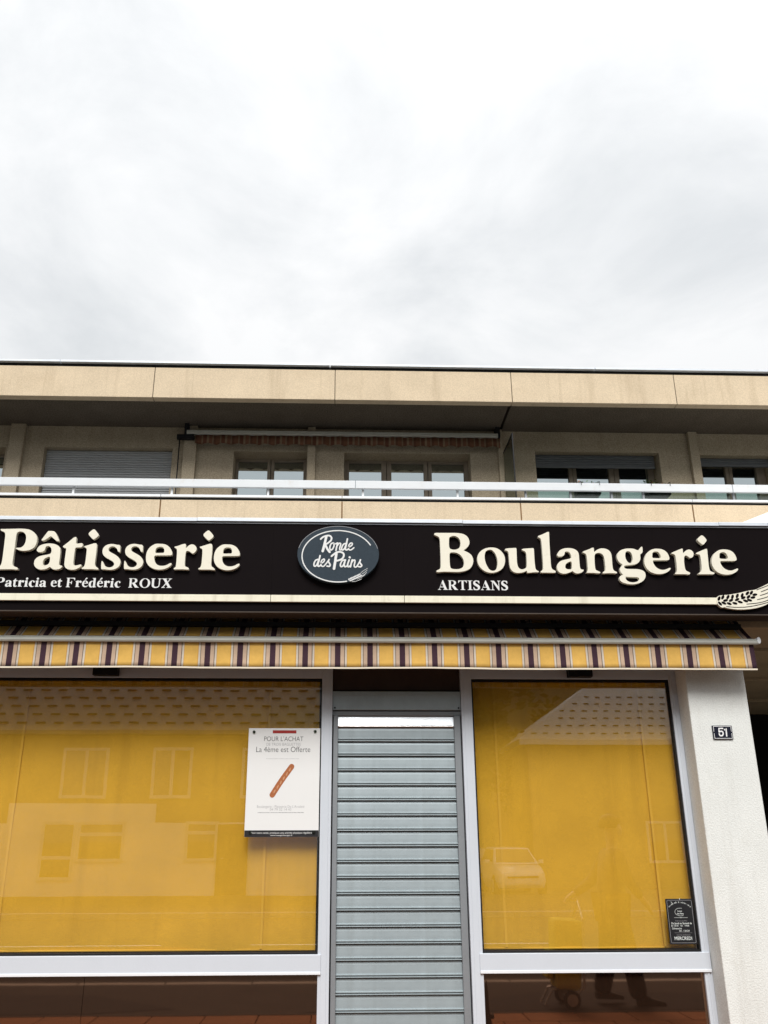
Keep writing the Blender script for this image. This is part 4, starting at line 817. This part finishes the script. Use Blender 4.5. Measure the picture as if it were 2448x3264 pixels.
def hwin(x0, x1, z0, z1, mull=(), bars=(), y=HYF, par=hs):
    f = MB().box(x0-.09, x1+.09, y-.03, y+.03, z1, z1+.09); f.box(x0-.09, x1+.09, y-.03, y+.05, z0-.09, z0); f.box(x0-.09, x0, y-.03, y+.03, z0, z1); f.box(x1, x1+.09, y-.03, y+.03, z0, z1)
    for x in mull: f.box(x-.05, x+.05, y-.02, y+.025, z0, z1)
    for z in bars: f.box(x0, x1, y-.02, y+.022, z-.05, z+.05)
    o = f.build('window', 'house_trim', par); MB().box(x0, x1, y+.004, y+.012, z0, z1).build('pane', 'house_pane', o)
hwin(-8.54, -7.30, 2.85, 4.18, (-7.9,), y=HYF-.02); hwin(-5.77, -4.70, 2.85, 4.18, (-5.23,), y=HYF-.02); hwin(-3.0, -1.9, 2.85, 4.18, (-2.45,), y=HYF-.02); hwin(-12.2, -11.1, 2.85, 4.18, (-11.65,), y=HYF-.02)
hwin(-8.93, -8.07, .52, 2.0, (), (1.06,)); hwin(-7.85, -6.60, 1.03, 2.0, (), (1.72,)); hwin(-4.60, -3.80, 1.03, 2.0, (), (1.76,)); hwin(-12.6, -11.2, 1.0, 2.0, (-11.9,))
o = MB().box(-3.72, -2.78, HYF+.002, HYF+.05, .0, 2.0).build('door', 'dark_wood', hs); MB().tube([(-3.6, HYF+.055, 1.02), (-3.5, HYF+.055, 1.02)], .015, 6).build('handle', 'steel', o)
MB().box(-6.2, -5.6, -27.2, -26.5, 7.6, 9.3).build('chimney', 'house_ochre', rf)
hb2 = thing('house', (11, -32, 0), 'house with a pale hipped roof mirrored in the right window', 'house', 'houses across the street')
MB().box(7.2, 17.5, -36, -27.2, -.15, 5.15).build('wall', 'house_ochre', hb2)
e0 = [(6.75, -26.7, 5.13), (18.0, -26.7, 5.13), (18.0, -36.5, 5.13), (6.75, -36.5, 5.13)]; rg_ = [(11.6, -31.6, 8.4), (13.2, -31.6, 8.4)]
b = MB().add(e0+rg_, [(0,1,5,4), (1,2,5), (2,3,4,5), (3,0,4), (0,3,2,1)]); rf2 = b.build('roof', 'tile_pale', hb2)
MB().box(6.8, 17.95, -26.72, -26.6, 4.93, 5.12).build('gutter', 'house_trim', hb2)
b = MB()
for r in range(6):
    u = .08+.11*r; y = -26.7+(-31.6+26.7)*u; z = 5.13+3.27*u
    for i in range(24):
        x = 6.9+.46*i+(.2 if r % 2 else 0)
        if x > 6.75+4.85*u+.2 and x < 18-4.8*u-.4: b.box(x, x+.2, y-.02, y+.02, z+.0, z+.04)
b.build('snow_guards', 'black_metal', rf2)
for x in (11.6, 14.6): hwin(x, x+1.2, .8, 2.1, (x+.6,), y=-27.2, par=hb2)
# trees filling the gap between the two houses
def tree(x, y, h, rad, label, nleaf):
    t = thing('tree', (x, y, -.15), label, 'tree', 'trees across the street')
    b = MB().tube([(x, y, -.15), (x+.1, y, h*.35), (x-.05, y+.1, h*.7), (x, y, h*.93)], [.28, .22, .13, .03], 10)
    for k in range(9):
        a = k*2.4; z = h*(.3+.06*k); b.tube([(x, y, z), (x+math.cos(a)*rad*.6, y+math.sin(a)*rad*.6, z+h*.12)], [.09, .02], 6)
    b.build('trunk', 'bark', t, smooth=True)
    b = MB(); cl = [(Vector((random.gauss(0, .45), random.gauss(0, .45), random.uniform(-.8, .9))), random.uniform(.25, .5)) for _ in range(34)]
    for i in range(nleaf):
        c_, r_ = random.choice(cl); d = Vector((random.gauss(0, 1), random.gauss(0, 1), random.gauss(0, 1))).normalized()*r_*random.random()**.4
        p = Vector((x, y, h*.62))+Vector(((c_.x+d.x)*rad, (c_.y+d.y)*rad, (c_.z+d.z)*h*.34))
        u = Vector((random.gauss(0, 1), random.gauss(0, 1), random.gauss(0, .6))).normalized()*random.uniform(.14, .30); v = u.orthogonal().normalized()*u.length*.55
        b.add([p-u, p+v, p+u, p-v], [(0, 1, 2, 3)])
    b.build('crown', 'tree_leaf', t, keep_normals=True)
tree(2.6, -29.5, 11, 2.6, 'leafy tree standing next to the ochre house across the street', 5200)
tree(5.0, -31.5, 11.5, 2.7, 'tallest leafy tree between the two houses across the street', 5600)
tree(6.4, -38, 12, 3.2, 'leafy tree behind the hip-roofed house across the street', 5600)

# parked car
ca = thing('parked_car', (5.8, -24.4, -.15), 'pale hatchback parked across the street mirrored in the right window', 'car')
def sect(y, hw, z0, z1, taper=.9): return [(-hw*taper, y, z0), (-hw, y, z0+(z1-z0)*.35), (-hw*.98, y, z0+(z1-z0)*.75), (-hw*.90, y, z1), (hw*.90, y, z1), (hw*.98, y, z0+(z1-z0)*.75), (hw, y, z0+(z1-z0)*.35), (hw*taper, y, z0)]
def loft(secs, m, name, par, smooth=True):
    n_ = len(secs[0]); V = [q for s_ in secs for q in s_]; F = [(i*n_+k, i*n_+(k+1) % n_, (i+1)*n_+(k+1) % n_, (i+1)*n_+k) for i in range(len(secs)-1) for k in range(n_)]
    F += [tuple(range(n_)), tuple((len(secs)-1)*n_+k for k in reversed(range(n_)))]
    cx, cy, cz = ca.location; return MB().add([(q[0]+cx, q[1]+cy, q[2]+cz+.0) for q in V], F).build(name, m, par, smooth=False, bevel=.02)
body = loft([sect(1.95, .62, .35, .62), sect(1.85, .76, .26, .72), sect(1.45, .82, .22, .84), sect(.8, .84, .20, .94), sect(-.9, .84, .20, .98), sect(-1.7, .82, .22, .98), sect(-1.95, .74, .32, .92)], 'car_paint', 'body', ca)
def cab(y, hw0, hw1, z0, z1): return [(-hw0, y[0], z0), (-hw1, y[1], z1), (hw1, y[1], z1), (hw0, y[0], z0)]
cx, cy, cz = ca.location
V = [(-.76, .95, .94), (.76, .95, .94), (.76, -1.75, .97), (-.76, -1.75, .97), (-.58, .15, 1.44), (.58, .15, 1.44), (.58, -1.45, 1.46), (-.58, -1.45, 1.46)]
MB().add([(a+cx, b_+cy, c+cz) for a, b_, c in V], [(0,1,5,4), (1,2,6,5), (2,3,7,6), (3,0,4,7), (4,5,6,7)]).build('cabin', 'car_paint', ca, bevel=.03)
def quad_on(pts, m, name): MB().add([(a+cx, b_+cy, c+cz) for a, b_, c in pts], [(0,1,2,3)]).build(name, m, ca)
quad_on([(-.66, .875, 1.005), (.66, .875, 1.005), (.54, .255, 1.40), (-.54, .255, 1.40)], 'car_glass', 'windscreen')
for s_ in (-1, 1):
    quad_on([(s_*.752, .75, 1.01), (s_*.752, -1.5, 1.03), (s_*.615, -1.35, 1.39), (s_*.615, .2, 1.38)], 'car_glass', 'side_window')
    MB().box(cx+s_*.56-.16, cx+s_*.56+.16, cy+1.80, cy+1.90, cz+.58, cz+.70).build('headlight', 'lamp_clear', ca, bevel=.02)
    MB().box(cx+s_*.90-.08, cx+s_*.90+.08, cy+.55, cy+.65, cz+.95, cz+1.07).build('wing_mirror', 'car_paint', ca, bevel=.02)
    for y in (1.25, -1.2):
        wlx = cx+s_*.75
        o = MB().tube([(wlx-.1, cy+y, cz+.31), (wlx+.1, cy+y, cz+.31)], .31, 24).build('wheel', 'rubber', ca, bevel=.03); MB().tube([(wlx+s_*.095-.01, cy+y, cz+.31), (wlx+s_*.095+.01, cy+y, cz+.31)], .2, 16).build('rim', 'rim_metal', o)
MB().box(cx-.26, cx+.26, cy+1.945, cy+1.965, cz+.40, cz+.51).build('number_plate', 'enamel_white', ca)
MB().box(cx-.5, cx+.5, cy+1.93, cy+1.96, cz+.54, cz+.60).build('grille', 'black_metal', ca)

# walker with a shopping trolley on the footway
pe = thing('person', (2.86, -2.78, 0), 'person in dark trousers walking with a shopping trolley mirrored in the lower panel', 'person')
def skin(name, verts, edges_, radii, m, par, sub=2):
    me = bpy.data.meshes.new(name); off = Vector(par.location)
    me.from_pydata([tuple(Vector(q)-off) for q in verts], edges_, []); me.materials.append(MATS[m])
    o = bpy.data.objects.new(name, me); COL.objects.link(o); o.parent = par
    md = o.modifiers.new('skin', 'SKIN'); md.use_smooth_shade = True
    for i, r in enumerate(radii): me.skin_vertices[0].data[i].radius = (r, r) if not isinstance(r, tuple) else r
    me.skin_vertices[0].data[0].use_root = True
    ss = o.modifiers.new('sub', 'SUBSURF'); ss.levels = ss.render_levels = sub
    return o
px, py = 2.84, -2.78
hip = (px-.02, py, .92)
# front leg at +X, rear leg at -X
LF = [(px+.0, py+.09, .90), (px+.08, py+.09, .50), (px+.15, py+.085, .04)]
LR = [(px-.04, py-.09, .90), (px-.07, py-.09, .49), (px-.19, py-.085, .07)]
V = [hip]+LF+LR; skin('trousers', V, [(0,1),(1,2),(2,3),(0,4),(4,5),(5,6)], [.14, .11, .098, .092, .11, .098, .092], 'trouser_dark', pe)
V = [(px-.02, py, .90), (px, py, 1.12), (px+.02, py, 1.34), (px+.03, py, 1.44), (px+.03, py+.19, 1.40), (px+.12, py+.24, 1.14), (px+.24, py+.2, .98), (px+.03, py-.19, 1.40), (px-.13, py-.24, 1.14), (px-.36, py-.2, 1.0)]
skin('jacket', V, [(0,1),(1,2),(2,3),(2,4),(4,5),(5,6),(2,7),(7,8),(8,9)], [(.15,.17), (.13,.16), (.13,.19), .07, .075, .058, .045, .075, .058, .045], 'jacket_dark', pe)
V = [(px+.03, py, 1.36), (px+.04, py, 1.50), (px+.06, py, 1.58), (px+.07, py, 1.67), (px+.05, py, 1.73)]
V += [(px+.24, py+.2, .98), (px+.29, py+.19, .93), (px+.32, py+.18, .88), (px-.36, py-.2, 1.0), (px-.41, py-.19, .97), (px-.45, py-.18, .94)]
V += [(px+.03, py+.19, 1.38), (px+.12, py+.24, 1.14), (px+.03, py-.19, 1.38), (px-.13, py-.24, 1.14)]
Ed = [(0,1),(1,2),(2,3),(3,4),(0,11),(11,12),(12,5),(5,6),(6,7),(0,13),(13,14),(14,8),(8,9),(9,10)]; rad = [.06, .055, .085, .10, .07, .03, .035, .02, .03, .035, .02, .045, .04, .045, .04]
hands = []
for (bx, by, bz, dx, dz) in ((px+.30, py+.19, .92, .02, -.055), (px-.42, py-.19, .965, -.04, -.03)):
    root = 6 if bx > px else 9
    for k in range(4):
        i0 = len(V); V += [(bx+dx*.8, by-.03+.02*k, bz+dz*.8), (bx+dx*1.5+.012, by-.03+.02*k, bz+dz*1.7)]; Ed += [(root, i0), (i0, i0+1)]; rad += [.009, .008]
    i0 = len(V); V += [(bx+.03, by-.045, bz-.01), (bx+.05, by-.05, bz-.035)]; Ed += [(root, i0), (i0, i0+1)]; rad += [.010, .009]
V += [(px+.165, py, 1.655)]; Ed += [(3, len(V)-1)]; rad += [.016]
skin('body', V, Ed, rad, 'skin', pe)
hv = []; hf = []
for j in range(8):
    ph = math.pi*.58*j/7
    for i in range(16):
        a = 2*math.pi*i/16; hv.append((px+.045+.118*math.sin(ph)*math.cos(a)-.012, py+.112*math.sin(ph)*math.sin(a), 1.69+.115*math.cos(ph)+(.05 if math.cos(a) > .4 and j > 4 else 0)))
for j in range(7):
    for i in range(16): hf.append((j*16+i, j*16+(i+1) % 16, (j+1)*16+(i+1) % 16, (j+1)*16+i))
MB().add(hv, hf).build('hair', 'hair', pe, smooth=True)
for (hx, hy, hz, pit) in ((px+.12, py+.085, .0, 0), (px-.245, py-.085, .045, .14)):
    prof_ = [(0, .0), (.0, .055), (.02, .10), (.09, .10), (.14, .07), (.22, .05), (.275, .035), (.285, .012), (.27, 0)]
    pts = [(hx+a*math.cos(pit), hz+b_+a*math.sin(-pit)*.25) for a, b_ in prof_]
    MB().prism([pts], hy-.045, hy+.045).build('shoe', 'shoe_black', pe, bevel=.018, smooth=False)
tr_ = thing('shopping_trolley', (2.26, -2.72, 0), 'two-wheeled shopping trolley with a yellowish bag mirrored in the lower panel', 'trolley')
MB().prism([[(2.13, .17), (2.38, .15), (2.46, .78), (2.16, .80)]], -2.86, -2.56).build('bag', 'trolley_cloth', tr_, bevel=.04)
MB().prism([[(2.05, .26), (2.12, .25), (2.15, .50), (2.09, .52)]], -2.82, -2.60).build('side_pocket', 'trolley_cloth', tr_, bevel=.02)
for y in (-2.90, -2.52):
    o = MB(); nn = 24
    o.tube([(2.27, y-.018, .085), (2.27, y+.018, .085)], .085, 24); wo = o.build('wheel', 'rubber', tr_, bevel=.01)
    MB().tube([(2.27, y-.021, .085), (2.27, y+.021, .085)], .055, 16).build('rim', 'steel', wo)
    MB().tube([(2.27, y*.97-.08, .085), (2.40, y*.97-.08, .20), (2.44, y*.97-.08, .80), (2.46, -2.75, .95)], .011, 8).build('frame_tube', 'steel', tr_)
MB().tube([(2.27, -2.93, .085), (2.27, -2.49, .085)], .008, 8).build('axle', 'steel', tr_)
MB().tube([(2.02, -2.8, .03), (2.10, -2.8, .16), (2.20, -2.8, .17)], .010, 8).build('stand', 'steel', tr_); MB().tube([(2.02, -2.62, .03), (2.10, -2.62, .16), (2.20, -2.62, .17)], .010, 8).build('stand', 'steel', tr_)
MB().tube([(2.46, -2.86, .95), (2.44, -2.92, .955), (2.43, -2.98, .95)], .012, 8).build('handle', 'black_metal', tr_)
# small bollard on the paving
bo = thing('bollard', (1.31, -1.75, 0), 'short black pointed bollard on the terracotta paving mirrored in the lower panel', 'bollard')
MB().tube([(1.31, -1.75, 0), (1.31, -1.75, .03), (1.31, -1.75, .10), (1.31, -1.75, .16), (1.315, -1.75, .28), (1.318, -1.75, .37)], [.05, .048, .032, .026, .018, .004], 12).build('post', 'black_metal', bo, smooth=True)
MB().tube([(1.345, -1.75, .085), (1.375, -1.75, .085)], .02, 10).build('knob', 'black_metal', bo)
